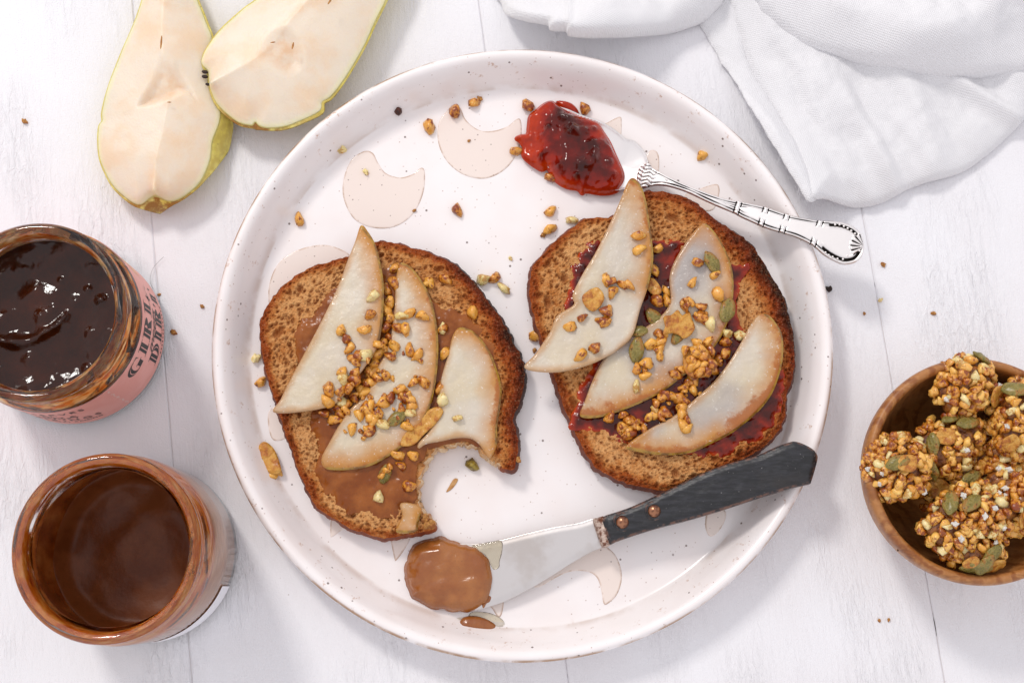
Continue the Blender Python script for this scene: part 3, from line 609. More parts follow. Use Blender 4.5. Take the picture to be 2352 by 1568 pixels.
def hz_parts(X, Y, D):
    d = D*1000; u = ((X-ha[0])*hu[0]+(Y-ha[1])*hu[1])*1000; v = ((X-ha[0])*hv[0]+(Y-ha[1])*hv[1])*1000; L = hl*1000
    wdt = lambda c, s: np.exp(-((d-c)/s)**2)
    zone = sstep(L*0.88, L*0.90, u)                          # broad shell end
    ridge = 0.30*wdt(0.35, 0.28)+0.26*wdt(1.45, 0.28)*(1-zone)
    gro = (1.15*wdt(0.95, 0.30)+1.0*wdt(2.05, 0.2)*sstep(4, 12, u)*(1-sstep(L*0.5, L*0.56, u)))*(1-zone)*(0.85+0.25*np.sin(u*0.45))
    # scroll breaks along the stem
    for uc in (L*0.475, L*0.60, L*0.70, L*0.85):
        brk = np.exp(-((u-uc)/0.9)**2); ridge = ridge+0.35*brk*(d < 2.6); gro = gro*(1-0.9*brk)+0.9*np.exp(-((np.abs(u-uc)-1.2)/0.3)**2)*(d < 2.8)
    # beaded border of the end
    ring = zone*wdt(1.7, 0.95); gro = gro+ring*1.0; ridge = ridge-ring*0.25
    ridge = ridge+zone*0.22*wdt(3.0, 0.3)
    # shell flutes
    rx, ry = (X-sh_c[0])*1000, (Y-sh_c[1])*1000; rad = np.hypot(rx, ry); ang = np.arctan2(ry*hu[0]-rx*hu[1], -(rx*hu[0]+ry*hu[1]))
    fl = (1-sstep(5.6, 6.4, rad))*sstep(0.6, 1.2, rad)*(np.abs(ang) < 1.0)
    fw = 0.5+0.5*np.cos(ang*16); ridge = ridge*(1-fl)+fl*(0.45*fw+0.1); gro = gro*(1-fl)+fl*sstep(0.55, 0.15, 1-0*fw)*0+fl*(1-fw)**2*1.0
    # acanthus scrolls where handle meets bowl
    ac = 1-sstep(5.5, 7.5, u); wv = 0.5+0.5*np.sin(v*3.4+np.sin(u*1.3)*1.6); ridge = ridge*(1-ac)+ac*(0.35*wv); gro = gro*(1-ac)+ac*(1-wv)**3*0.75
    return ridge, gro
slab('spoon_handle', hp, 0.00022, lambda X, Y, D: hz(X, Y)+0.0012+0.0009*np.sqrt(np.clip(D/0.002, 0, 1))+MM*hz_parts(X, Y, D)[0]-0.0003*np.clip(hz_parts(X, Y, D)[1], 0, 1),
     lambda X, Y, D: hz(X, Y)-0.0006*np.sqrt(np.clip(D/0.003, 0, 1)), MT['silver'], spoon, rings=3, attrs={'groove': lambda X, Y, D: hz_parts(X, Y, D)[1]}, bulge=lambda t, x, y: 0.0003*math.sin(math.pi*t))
bm = bmesh.new(); bmesh.ops.create_icosphere(bm, subdivisions=2, radius=0.00052); bead_me = bpy.data.meshes.new('bead'); bm.to_mesh(bead_me); bm.free(); bead_me.materials.append(MT['silver'])
bead_me.polygons.foreach_set('use_smooth', [True]*len(bead_me.polygons))
for bx, by in [(1990, 712), (2033, 712), (2076, 728), (2113, 748), (2148, 772), (2185, 800), (1895, 985), (1928, 1010), (1965, 1028), (2013, 1046), (2066, 1050), (2170, 830), (2110, 1015), (2245, 925), (2228, 968)]:
    q2 = Wz('s2', [(bx, by)], 0.0005)[0]; q = Vector((q2[0], q2[1], float(hz(q2[0], q2[1]))+0.0021)); b = bpy.data.objects.new('bead', bead_me); link(b, spoon); b.location = q-spoon.location
jpts = [(560, 145), (650, 210), (780, 280), (920, 350), (1080, 400), (1230, 470), (1300, 590), (1380, 720), (1450, 880), (1500, 990), (1560, 1140), (1560, 1250), (1500, 1380), (1400, 1430), (1250, 1440), (1050, 1410), (990, 1440), (930, 1380), (780, 1350), (650, 1280), (560, 1180), (500, 1080), (420, 1105), (300, 1040), (190, 950), (150, 880), (165, 790), (120, 710), (55, 660), (120, 620), (210, 600), (230, 480), (250, 350), (330, 280), (450, 180)]
jp = smooth(W('s1', jpts, 0.011), 5); jcen = W('s1', [(850, 780)], 0.011)[0]; jtail = W('s1', [(220, 830)], 0.011)[0]
_jr = np.random.RandomState(4); _jl, _jh = jp.min(0), jp.max(0); JCH = [(_jr.uniform(_jl[0], _jh[0]), _jr.uniform(_jl[1], _jh[1]), _jr.uniform(0.0011, 0.0030), _jr.uniform(-0.0010, 0.0028)) for _ in range(150)]
def jtop(X, Y, D):
    tail = np.exp(-((X-jtail[0])**2+(Y-jtail[1])**2)/(2*0.006**2))
    lump = (fbm(X, Y, 90, 2, 90)-0.5)*0.005+(fbm(X, Y, 420, 2, 93)-0.5)*0.0012
    for cx, cy, r, h in JCH: lump = lump+h*np.exp(-((X-cx)**2+(Y-cy)**2)/(r*r))
    return FLOOR+0.0035+0.0085*np.sqrt(np.clip(D/0.011, 0, 1))*(1-0.65*tail)+lump*sstep(0, 0.004, D)
jam = slab('jam_dollop', jp, 0.00045, jtop, FLOOR+0.0012, MT['jam'], rings=4, bulge=lambda t, x, y: 0.0008*math.sin(math.pi*t), attrs={'depth': lambda X, Y, D: (jtop(X, Y, D)-FLOOR-0.0035)*1000})
tag(jam, 'glistening red fruit jam heaped on the silver spoon', 'jam')
jo = smooth(W('s1', [(620, 175), (740, 175), (850, 215), (920, 290), (940, 370), (840, 380), (720, 320), (640, 250)], 0.005), 5)
tag(slab('jam_drip', jo, 0.0004, lambda X, Y, D: FLOOR+0.0008+0.004*np.sqrt(np.clip(D/0.005, 0, 1)), FLOOR+0.00015, MT['jam'], rings=2, attrs={'depth': lambda X, Y, D: 4+0*X}), 'dark drip of jam on the plate behind the spoon tip', 'jam drip')

# ------------------------------------------------------------------ knife with nut butter
kb = [(1080, 462), (1000, 484), (860, 508), (700, 545), (560, 578), (420, 596), (300, 588), (200, 572), (115, 630), (80, 740), (112, 850), (200, 930), (330, 955), (450, 950), (560, 920), (640, 888), (740, 835), (850, 770), (950, 705), (1050, 648), (1125, 610)]
k0, k1 = W('c7', [(250, 760), (2240, 170)], 0.012); kl = np.linalg.norm(k1-k0); ku = (k1-k0)/kl
def kz(X, Y): return FLOOR+0.0010+0.0172*np.clip(((X-k0[0])*ku[0]+(Y-k0[1])*ku[1])/kl, -0.05, 1.1)
kc = (k0+k1)/2
knife = empty('butter_knife', (kc[0], kc[1], FLOOR), 'broad spreading knife with black riveted handle resting on the plate rim', 'knife')
slab('blade', smooth(W('c7', kb+[(1128, 560), (1110, 500)], 0.008), 4), 0.0004, lambda X, Y, D: kz(X, Y)+0.0007+0.0004*sstep(0, 0.003, D), lambda X, Y, D: kz(X, Y), MT['steel'], knife, rings=2, attrs={})
slab('ferrule', smooth(W('c7', [(1076, 468), (1095, 458), (1138, 452), (1155, 520), (1168, 598), (1125, 613), (1112, 580), (1096, 540)], 0.016), 3), 0.0003, lambda X, Y, D: kz(X, Y)+0.0050+0.0012*sstep(0, 0.001, D)+(fbm(X, Y, 500, 3, 33)-0.5)*0.0008, lambda X, Y, D: kz(X, Y)-0.0012, MT['rust'], knife, rings=3)
hk = [(1132, 455), (1210, 425), (1300, 393), (1480, 310), (1650, 226), (1800, 170), (1950, 130), (2050, 85), (2125, 59), (2150, 58), (2178, 66), (2232, 95), (2258, 128), (2260, 150), (2248, 200), (2228, 268), (2215, 278), (2120, 300), (1950, 352), (1780, 408), (1600, 462), (1450, 500), (1300, 545), (1200, 580), (1165, 592), (1145, 520)]
hkp = smooth(W('c7', hk, 0.022), 3)
slab('handle', hkp, 0.0005, lambda X, Y, D: kz(X, Y)+0.0062+0.0011*sstep(0, 0.0026, D)**0.7+(fbm(X, Y, 70, 3, 35)-0.5)*0.0009+(fbm(X, Y, 500, 2, 36)-0.5)*0.0002, lambda X, Y, D: kz(X, Y)-0.0022+0.0006*(1-sstep(0, 0.002, D)), MT['handle'], knife, rings=4, bulge=lambda t, x, y: 0.0004*math.sin(math.pi*t))
for rx, ry in ((1233, 480), (1403, 420)):
    q = P(*px('c7', rx, ry), 0.0205); z = float(kz(np.array(q.x), np.array(q.y)))+0.0068; q = P(*px('c7', rx, ry), z)
    lathe('rivet', [(5e-7, 0.0020), (0.0012, 0.0018), (0.0022, 0.0012), (0.0029, 0.0004), (0.0032, -0.0006), (0.0032, -0.002), (5e-7, -0.002)], MT['rivet'], (q.x, q.y, q.z), knife, seg=28)
    lathe('rivet_seat', [(0.0033, 0.0001), (0.0038, 0.0006), (0.0043, 0.0001), (0.0043, -0.0012), (0.0033, -0.0012)], MT['handle'], (q.x, q.y, q.z), knife, seg=28, closed=True)
db = smooth(W('c7', [(72, 700), (92, 630), (150, 582), (235, 561), (310, 572), (380, 598), (455, 625), (505, 670), (530, 725), (538, 790), (522, 865), (480, 922), (400, 955), (300, 950), (190, 930), (112, 880), (76, 800)], 0.009), 5)
db = db+((fbm(db[:, 0], db[:, 1], 260, 3, 39)-0.5)*0.0022)[:, None]*(db-db.mean(0))/np.linalg.norm(db-db.mean(0), axis=1)[:, None]
def dtop(X, Y, D): return 0.00035*np.sin(((Y-k0[1])*ku[0]-(X-k0[0])*ku[1])/0.0011+(fbm(X, Y, 70, 2, 44)-0.5)*9)*sstep(0.45, 0.62, fbm(X, Y, 55, 2, 46))*sstep(0.001, 0.005, D)+kz(X, Y)+0.0008+0.0062*np.sqrt(1-(1-np.clip(D/0.0095, 0, 1))**2)+(fbm(X, Y, 60, 2, 37)-0.5)*0.0016*sstep(0, 0.004, D)
tag(slab('nut_butter_dollop', db, 0.0005, dtop, lambda X, Y, D: kz(X, Y)-0.0004, MT['nut'], rings=3, bulge=lambda t, x, y: 0.0005*math.sin(math.pi*t)), 'smooth brown dollop of nut butter on the knife blade', 'nut butter')
ol = smooth(W('c7', [(425, 605), (500, 590), (570, 578), (590, 592), (588, 640), (575, 690), (572, 720), (540, 730), (500, 660), (450, 625)], 0.009), 5)
tag(slab('oil_film', ol, 0.0004, lambda X, Y, D: kz(X, Y)+0.0013+0.0006*np.sqrt(np.clip(D/0.002, 0, 1)), lambda X, Y, D: kz(X, Y)+0.00125, MT['oil'], rings=2), 'thin amber oil seeping from the dollop onto the blade', 'oil')
for pts, lb in (([(482, 920), (500, 895), (512, 872), (530, 880), (522, 905), (505, 915), (490, 940)], 'small nut butter streak on the blade below the dollop'),):
    q_ = smooth(W('c7', pts, 0.006), 4); tag(slab('nut_butter_smear', q_, 0.0003, lambda X, Y, D: kz(X, Y)+0.0012+0.0005*np.sqrt(np.clip(D/0.0015, 0, 1)), lambda X, Y, D: kz(X, Y)+0.0008, MT['nut'], rings=1), lb, 'nut butter')
pu = smooth(W('c7', [(295, 1020), (330, 990), (400, 985), (430, 960), (520, 965), (590, 1000), (605, 1050), (580, 1078), (500, 1072), (420, 1076), (350, 1060)], 0.004), 5)
tag(slab('oil_puddle', pu, 0.0004, lambda X, Y, D: FLOOR+0.0003+0.0007*np.sqrt(np.clip(D/0.002, 0, 1)), FLOOR+0.0002, MT['oil'], rings=2), 'small amber oil puddle on the plate below the dollop', 'oil')
dr = smooth(W('c7', [(350, 1040), (360, 1010), (390, 985), (440, 980), (500, 995), (550, 1025), (552, 1050), (520, 1068), (440, 1072), (380, 1062)], 0.004), 5)
tag(slab('nut_butter_drip', dr, 0.0004, lambda X, Y, D: FLOOR+0.0007+0.0022*np.sqrt(np.clip(D/0.003, 0, 1)), FLOOR+0.0003, MT['nut'], rings=2), 'small brown drip of nut butter inside the oil puddle', 'nut butter')

# ------------------------------------------------------------------ jars
def arc_band(name, c, r, z0, z1, a0, a1, mat, parent, th=0.00012, wig=0.0):
    n = max(8, int((a1-a0)/R(2.5))); v = []; f = []
    for i in range(n+1):
        a = a0+(a1-a0)*i/n
        for (rr, z) in ((r, z0), (r, z1), (r+th, z1), (r+th, z0)):
            v.append((c[0]+rr*math.cos(a), c[1]+rr*math.sin(a), c[2]+z))
    for i in range(n):
        for j in range(4):
            j2 = (j+1) % 4; f.append([i*4+j, i*4+j2, (i+1)*4+j2, (i+1)*4+j])
    if a1-a0 < 6.2: f += [[0, 1, 2, 3], [n*4+3, n*4+2, n*4+1, n*4]]
    o = mesh_obj(name, v, f, mat, parent, c, smooth_=False)
    bm = bmesh.new(); bm.from_mesh(o.data); bmesh.ops.recalc_face_normals(bm, faces=bm.faces); bm.to_mesh(o.data); bm.free()
    return o
def wrap(name, polys, c, r, z, a, mat, parent):
    """2-D faces (mm) wrapped round a jar: x runs along the girth, y upwards"""
    v = []; f = []
    for p in polys:
        f.append(list(range(len(v), len(v)+len(p))))
        for (x, y) in p:
            an = a+x*MM/r; v.append((c[0]+r*math.cos(an), c[1]+r*math.sin(an), c[2]+z+y*MM))
    return mesh_obj(name, v, f, mat, parent, c, smooth_=False)
def rect(x0, y0, x1, y1): return [(x0, y0), (x1, y0), (x1, y1), (x0, y1)]
def ring(cx, cy, ro, so, ri, si, a0, a1, n=14, dx=0.0):
    out = []
    for i in range(n):
        t0, t1 = a0+(a1-a0)*i/n, a0+(a1-a0)*(i+1)/n
        o = lambda t, rx, ry, d: (cx+d+rx*math.cos(t), cy+ry*math.sin(t))
        out.append([o(t0, ro, so, 0), o(t1, ro, so, 0), o(t1, ri, si, dx), o(t0, ri, si, dx)])
    return out
def glyph(ch):                                            # fat-faced capitals in a box 1 high: (faces, inline faces, width)
    st = lambda x: [rect(x, 0, x+0.36, 1), rect(x-0.12, 0, x+0.48, 0.05), rect(x-0.12, 0.95, x+0.48, 1)]
    il = lambda x: [rect(x+0.13, 0.07, x+0.17, 0.93)]
    if ch == 'I': return st(0.15), il(0.15), 0.68
    if ch == 'L': return st(0.15)+[rect(0.5, 0, 0.95, 0.05), [(0.78, 0.05), (0.95, 0.05), (0.95, 0.42)]], il(0.15), 1.0
    if ch == 'T': return [rect(0.32, 0, 0.68, 1), rect(0.2, 0, 0.8, 0.05), rect(0.02, 0.93, 0.98, 1), [(0.02, 0.93), (0.02, 0.6), (0.17, 0.93)], [(0.98, 0.93), (0.83, 0.93), (0.98, 0.6)]], [rect(0.45, 0.07, 0.49, 0.9)], 1.02
    if ch == 'D': return st(0.12)+ring(0.46, 0.5, 0.56, 0.5, 0.2, 0.44, -math.pi/2, math.pi/2), il(0.12)+ring(0.46, 0.5, 0.41, 0.47, 0.37, 0.45, -1.2, 1.2), 1.08
    if ch == 'R': return st(0.12)+ring(0.46, 0.75, 0.46, 0.25, 0.14, 0.2, -math.pi/2, math.pi/2)+[[(0.5, 0.52), (0.72, 0.5), (0.98, 0.0), (0.62, 0.0)]], il(0.12), 1.04
    if ch == 'G': return ring(0.55, 0.5, 0.53, 0.5, 0.17, 0.44, math.pi*0.42, math.pi*1.58)+[rect(0.62, 0.0, 0.92, 0.05), rect(0.66, 0.0, 0.94, 0.42), rect(0.56, 0.4, 1.02, 0.45), [(0.6, 1.0), (0.86, 0.9), (0.94, 0.66), (0.9, 1.0)]], ring(0.55, 0.5, 0.38, 0.47, 0.34, 0.46, math.pi*0.62, math.pi*1.38), 1.08
def text_polys(s, size, shear=0.0, bold=0.0, sp=1.0):
    cu = bpy.data.curves.new('lettering_curve', 'FONT'); cu.body = s; cu.size = size; cu.shear = shear; cu.offset = bold; cu.space_character = sp; cu.align_x = 'CENTER'; cu.resolution_u = 3
    o = bpy.data.objects.new('lettering_curve', cu); me = o.to_mesh()
    out = [[(me.vertices[i].co.x, me.vertices[i].co.y) for i in p.vertices] for p in me.polygons]
    o.to_mesh_clear(); bpy.data.objects.remove(o); bpy.data.curves.remove(cu); return out

JS = 1.05; jr = P(80, 716, 0.062); JC = np.array([jr.x, jr.y, 0.0005])
jjar = empty('jam_jar', JC, 'open glass jam jar with pink printed label beside the plate', 'jar')
g = [(30, 0), (35, 0.4), (37, 3), (37, 30), (37, 44), (36.4, 47), (34.8, 49.5), (34.1, 51), (34.9, 53), (34.2, 55), (34.2, 57.5), (35.3, 59), (35.3, 60.8), (34, 62.2), (32, 61.9), (30.6, 60.2), (30.2, 57), (30.6, 50.5), (33.4, 46.5), (34.3, 42), (34.3, 6), (31, 3), (0.01, 3), (0.01, 0)]
lathe('glass', [(r*MM*JS, z*MM) for r, z in g], MT['glass'], JC, jjar, seg=96, closed=True)
lathe('jam_film', [(r*MM*JS, z*MM) for r, z in curve_prof([(32.2, 61.5), (31.2, 60.2), (30.7, 57), (31.1, 50.5), (33.8, 46.5), (34.6, 42), (34.6, 34)], 3)], MT['jamfilm'], JC, jjar, seg=96)
lathe('outer_smear', [(r*MM*JS, z*MM) for r, z in curve_prof([(36.75, 46.2), (35.1, 49.6), (34.5, 51), (35.2, 53), (34.5, 55), (34.5, 57.5)], 3)], MT['jamfilm'], JC, jjar, seg=96)
lab = arc_band('paper_label', JC, 0.03705*JS, 0.006, 0.0435, 0, 2*math.pi, MT['label'], jjar)
LR = 0.03705*JS+0.00022
def word(w_, h, width, z, a, parent):
    x = 0; F = []; Ii = []
    for ch in w_:
        f, il, wd = glyph(ch); F += [[((x+px_)*1, py_) for px_, py_ in p] for p in f]; Ii += [[(x+px_, py_) for px_, py_ in p] for p in il]; x += wd
    s = width/x; tr = lambda P_: [[(s*q[0]-width/2, h*q[1]) for q in p] for p in P_]
    for p in tr(F): pass
    o = wrap('lettering', tr(F), JC, LR, z, a, MT['ink'], parent); wrap('inline', tr(Ii), JC, LR+0.00012, z, a, MT['inkhi'], parent); return o
word('GIRL', 11.5, 38, 0.0285, R(-8), lab)
word('DIRT', 11.0, 34, 0.0105, R(4), lab)
wrap('lettering', text_polys('meets', 7.5, 0.45, 0.06), JC, LR+0.0002, 0.0225, R(-2), MT['ink'], lab)
wrap('swash', [rect(13+i*0.9, 4.5+math.sin(i*0.5)*2.4+i*0.45, 14.0+i*0.9, 5.1+math.sin((i+1)*0.5)*2.4+i*0.45) for i in range(9)], JC, LR+0.0002, 0.0225, R(-2), MT['ink'], lab)
wrap('small_print', [rect(-11+i*1.7, 0, -10.1+i*1.7, 1.1) for i in range(13)], JC, LR, 0.0078, R(4), MT['ink'], lab)
for s_, sz, z, a, sp_ in (('PRESERVES', 5.6, 0.034, -94, 1.35), ('for', 4.2, 0.0295, -94, 1.0), ('SWEET &', 4.2, 0.0258, -92, 1.2), ('SAVORY', 4.2, 0.0222, -90, 1.2), ('PAIRINGS', 5.6, 0.0165, -90, 1.5), ('DESSERT RAISING', 2.9, 0.0122, -86, 1.2)):
    wrap('lettering', text_polys(s_, sz, 0.3 if s_ == 'for' else 0.0, 0.05, sp_), JC, LR, z, R(a), MT['ink'], lab)
wrap('seam_print', [rect(-0.15+0.3*math.sin(i*2.1), i*1.5, 0.35+0.5*math.sin(i*1.3), i*1.5+0.9) for i in range(22)], JC, LR, 0.0085, R(-50), MT['inkwhite'], lab)
def leafp(x, y, l, wd, t): return [(x+math.cos(t)*l*u-math.sin(t)*wd*s, y+math.sin(t)*l*u+math.cos(t)*wd*s) for u, s in ((-0.5, 0), (-0.25, -0.4), (0.1, -0.5), (0.5, 0), (0.1, 0.5), (-0.25, 0.4))]
wrap('fruit_print', [leafp(0, 0, 16, 4.2, R(62))], JC, LR, 0.031, R(41), MT['inkorange'], lab)
wrap('leaf_print', [leafp(-2.4, -2, 15, 2.6, R(75)), leafp(1.5, 8, 9, 2.4, R(95))], JC, LR-0.0001, 0.031, R(41), MT['inkgreen'], lab)
circ = lambda c, r, n=90: np.array([(c[0]+r*math.cos(2*math.pi*i/n), c[1]+r*math.sin(2*math.pi*i/n)) for i in range(n)])
_jr = np.random.RandomState(8); CH = [(JC[0]+_jr.uniform(-0.03, 0.024), JC[1]+_jr.uniform(-0.03, 0.03)*0.9-0.004, _jr.uniform(0.0012, 0.0034), _jr.uniform(0.0006, 0.0022)) for _ in range(34)]
def jjtop(X, Y, D):
    z = 0.0445+(fbm(X, Y, 55, 2, 101)-0.5)*0.005+(fbm(X, Y, 240, 2, 104)-0.5)*0.0012*sstep(0.45, 0.65, fbm(X, Y, 50, 2, 107))
    for cx, cy, r, h in CH: z = z+h*np.exp(-((X-cx)**2+(Y-cy)**2)/(r*r))
    sw = np.exp(-((np.hypot(X-JC[0]+0.012, Y-JC[1]-0.012)-0.021+0.004*(fbm(X, Y, 90, 2, 111)-0.5))/0.0018)**2)*sstep(0.014, 0.006, X-JC[0])*sstep(0.006, 0.0, Y-JC[1])*0.0026
    return z+sw+0.002*(1-sstep(0, 0.02, D))
jj = slab('jam', circ(JC, 0.0345*JS), 0.0006, jjtop, 0.0039, MT['jamjar'], rings=3, attrs={'depth': lambda X, Y, D: 3.5+0*X})
tag(jj, 'dark glossy jam filling the pink-labelled jar', 'jam')

nr = P(243, 1258, 0.071); NC = np.array([nr.x, nr.y, 0.0005])
njar = empty('nut_butter_jar', NC, 'open glass jar smeared inside with brown nut butter', 'jar')
g = [(31, 0), (36, 0.5), (38, 3), (38, 30), (38, 52), (37.5, 56), (36.2, 60), (35.8, 62), (36.9, 63.6), (36.9, 65.4), (36.1, 67), (36.9, 69), (36.4, 70.6), (35, 71.3), (33.3, 71), (32.2, 69.3), (31.8, 66), (31.8, 60), (34, 55.5), (35.6, 50), (35.6, 8), (33, 4), (0.01, 4), (0.01, 0)]
lathe('glass', [(r*MM, z*MM) for r, z in g], MT['glass'], NC, njar, seg=96, closed=True)
lathe('nut_butter_film', [(r*MM, z*MM) for r, z in curve_prof([(34.6, 70.9), (33.5, 70.5), (32.6, 69.2), (32.3, 66), (32.3, 60), (34.5, 55.5), (36.0, 50), (36.0, 47)], 3)], MT['nutfilm'], NC, njar, seg=96)
lathe('thin_film', [(r*MM, z*MM) for r, z in [(35.9, 47), (35.95, 44), (36.0, 30), (36.0, 7)]], MT['nutthin'], NC, njar, seg=96)
arc_band('paper_label', NC, 0.03805, 0.004, 0.019, R(-80), R(-22), MT['paper'], njar)
lathe('wall_coat', [(r*MM, z*MM) for r, z in curve_prof([(31.35, 62), (31.4, 59), (33.2, 55), (34.9, 50), (35.1, 40), (35.1, 15)], 4)], MT['nutwall'], NC, njar, seg=96, wob=lambda r, z, a: (r-0.0005-0.0005*math.sin(3*a+z*200), z+(0.002*math.sin(2*a+1)+0.0014*math.sin(5*a) if z > 0.06 else 0)))
def nbtop(X, Y, D):
    dx, dy = X-NC[0]-0.003, Y-NC[1]+0.002; r = np.hypot(dx, dy); th = np.arctan2(dy, dx)
    sw = np.sin(th*1.0+r*420+(fbm(X, Y, 60, 2, 161)-0.5)*5)*0.0003*sstep(0.004, 0.012, r)
    return 0.0195+sw+(fbm(X, Y, 45, 2, 163)-0.5)*0.006+0.007*(1-sstep(0, 0.009, D))**2
nbf = slab('nut_butter', circ(NC, 0.0352), 0.0006, nbtop, 0.0045, MT['jarnut'], rings=3)
tag(nbf, 'smooth brown nut butter inside the lower jar', 'nut butter')

# ------------------------------------------------------------------ fresh pear quarters
def pear_quarter(cut, sil, ridge, scoop, label, ze, hr, seed, russ, ssw=0.0022):
    cp = smooth(W('c1', cut, ze), 5); sp_ = smooth(W('c1', sil, ze), 5); rd = smooth(W('c1', ridge, ze+hr*0.8), 6, False); sc = [(smooth(W('c1', s, ze+hr*0.7), 4), W('c1', [ap], ze+hr*0.7)[0], W('c1', [bt], ze+hr*0.7)[0], dp) for s, ap, bt, dp in scoop]
    cen = sp_.mean(0); t = empty('pear_quarter', (cen[0], cen[1], 0), label, 'pear', 'fresh pear quarters on the table')
    ru = W('c1', russ, ze)
    def flesh(X, Y, D):
        rho = seg_dist(rd, X, Y, False); d = np.maximum(-sdf(cp, X, Y), 0)
        wv = d/(d+rho+1e-6); z = ze+hr*0.92*(0.45*wv+0.55*np.sin(wv*np.pi/2))+(fbm(X, Y, 60, 3, seed)-0.5)*0.0014
        for poly, ap, bt, dp in sc:
            sd = np.maximum(-sdf(poly, X, Y), 0); ax_ = bt-ap; L = np.linalg.norm(ax_); u = np.clip(((X-ap[0])*ax_[0]+(Y-ap[1])*ax_[1])/L/L, 0, 1)
            z = z-dp*u*sstep(0, ssw, sd)
        return z
    def top(X, Y, D):
        out = sdf(cp, X, Y); f = flesh(X, Y, D)
        return np.where(out <= 0.0002, f, ze+0.0003-np.clip(out, 0, 1)**1.4*14)
    def bot(X, Y, D):
        q = np.clip(D/0.022, 0, 1); return np.minimum(0.0008+ze*0.98*(1-np.sqrt(np.clip(1-(1-q)**2, 0, 1))), top(X, Y, D)-0.0004)
    core = lambda X, Y, D: sum([np.where(sdf(s[0], X, Y) < 0, 0.9, 0.0)*sstep(0, 0.008, -sdf(s[0], X, Y)) for s in sc])+0.55*np.exp(-(seg_dist(rd, X, Y, False)/0.0025)**2)*sstep(0.5, 0.7, fbm(X, Y, 90, 2, seed+3))
    at = {'core': core, 'russet': lambda X, Y, D: np.exp(-((X-ru[0][0])**2+(Y-ru[0][1])**2)/(2*0.012**2))+0.3}
    # the cut flesh and the skin are two parts: flesh over the cut outline, skin over the full silhouette
    def top_cut(X, Y, D): return flesh(X, Y, D)-0.0003*(1-sstep(0, 0.0006, D))
    slab('flesh', cp, 0.0005, top_cut, lambda X, Y, D: np.full_like(X, ze-0.0012), MT['pear'], t, rings=1, attrs=at)
    def skin_top(X, Y, D): return ze-0.0005-np.maximum(sdf(cp, X, Y), 0)**1.3*9
    slab('skin', sp_, 0.0007, skin_top, bot_skin(ze), MT['pskin'], t, rings=2, attrs=at, bulge=lambda tt, x, y: 0.0004)
    return t
def bot_skin(ze):
    def f(X, Y, D):
        q = np.clip(D/0.022, 0, 1); return 0.0008+(ze-0.002)*0.98*(1-np.sqrt(np.clip(1-(1-q)**2, 0, 1)))
    return f
c1cut = [(870, -120), (835, 0), (790, 130), (720, 290), (660, 440), (620, 560), (598, 660), (600, 710), (581, 740), (576, 830), (586, 930), (620, 1020), (660, 1090), (720, 1150), (790, 1198), (835, 1200), (905, 1157), (990, 1183), (1050, 1172), (1130, 1118), (1190, 1050), (1235, 940), (1250, 830), (1290, 720), (1295, 640), (1265, 520), (1250, 400), (1250, 300), (1246, 215), (1220, 150), (1185, 60), (1160, 0), (1120, -110), (1060, -220), (960, -240)]
c1sil = [(868, -122), (832, 0), (787, 130), (717, 290), (657, 440), (617, 560), (595, 660), (596, 710), (577, 740), (572, 830), (582, 930), (616, 1020), (656, 1092), (718, 1156), (788, 1206), (850, 1222), (930, 1219), (1020, 1194), (1100, 1148), (1180, 1078), (1250, 985), (1300, 885), (1334, 780), (1348, 690), (1318, 620), (1275, 520), (1256, 400), (1255, 300), (1250, 215), (1226, 150), (1190, 60), (1165, 0), (1124, -112), (1062, -224), (958, -244)]
pq1 = pear_quarter(c1cut, c1sil, [(990, -180), (965, 0), (955, 200), (965, 400), (985, 600), (960, 760), (920, 950), (905, 1120)],
    [([(950, 320), (880, 460), (790, 620), (900, 632), (1000, 600), (1090, 560), (1170, 610), (1090, 440)], (950, 320), (985, 620), 0.0045)],
    'cut pear quarter lying farthest left, its whole bottom end in view', 0.013, 0.009, 120, [(930, 1200)], 0.0055)
c2cut = [(1500, 2), (1420, 60), (1300, 170), (1230, 262), (1192, 330), (1186, 380), (1222, 425), (1232, 500), (1262, 590), (1312, 652), (1400, 720), (1480, 738), (1500, 720), (1525, 742), (1580, 753), (1680, 743), (1790, 700), (1885, 650), (1896, 600), (1945, 568), (2015, 480), (2085, 370), (2146, 260), (2196, 150), (2236, 70), (2270, 0), (2350, -200), (2310, -400), (2150, -440), (1900, -330), (1680, -130)]
c2sil = [(1497, -2), (1417, 57), (1296, 167), (1226, 259), (1188, 328), (1181, 380), (1216, 428), (1226, 502), (1256, 594), (1308, 658), (1398, 727), (1480, 747), (1580, 760), (1682, 752), (1795, 710), (1895, 658), (1904, 602), (1951, 572), (2020, 483), (2089, 372), (2150, 262), (2200, 151), (2240, 70), (2274, 0), (2362, -205), (2318, -412), (2152, -450), (1896, -338), (1676, -136)]
pq2 = pear_quarter(c2cut, c2sil, [(1235, 495), (1440, 385), (1560, 300), (1680, 160), (1850, -40), (2050, -240), (2200, -330)],
    [([(1500, 330), (1560, 210), (1680, 150), (1780, 230), (1800, 380), (1700, 460), (1580, 420)], (1450, 420), (1700, 230), 0.0022)],
    'cut pear quarter overlapping its neighbour, close to the plate rim', 0.016, 0.009, 130, [(1490, 740)], 0.007)
bm = bmesh.new(); bmesh.ops.create_icosphere(bm, subdivisions=2, radius=0.001); bm.normal_update()
for v in bm.verts: v.co.x *= 1.7; v.co.z *= 0.7
cal = bpy.data.meshes.new('calyx_bit'); bm.to_mesh(cal); bm.free(); cal.materials.append(MT['char'])
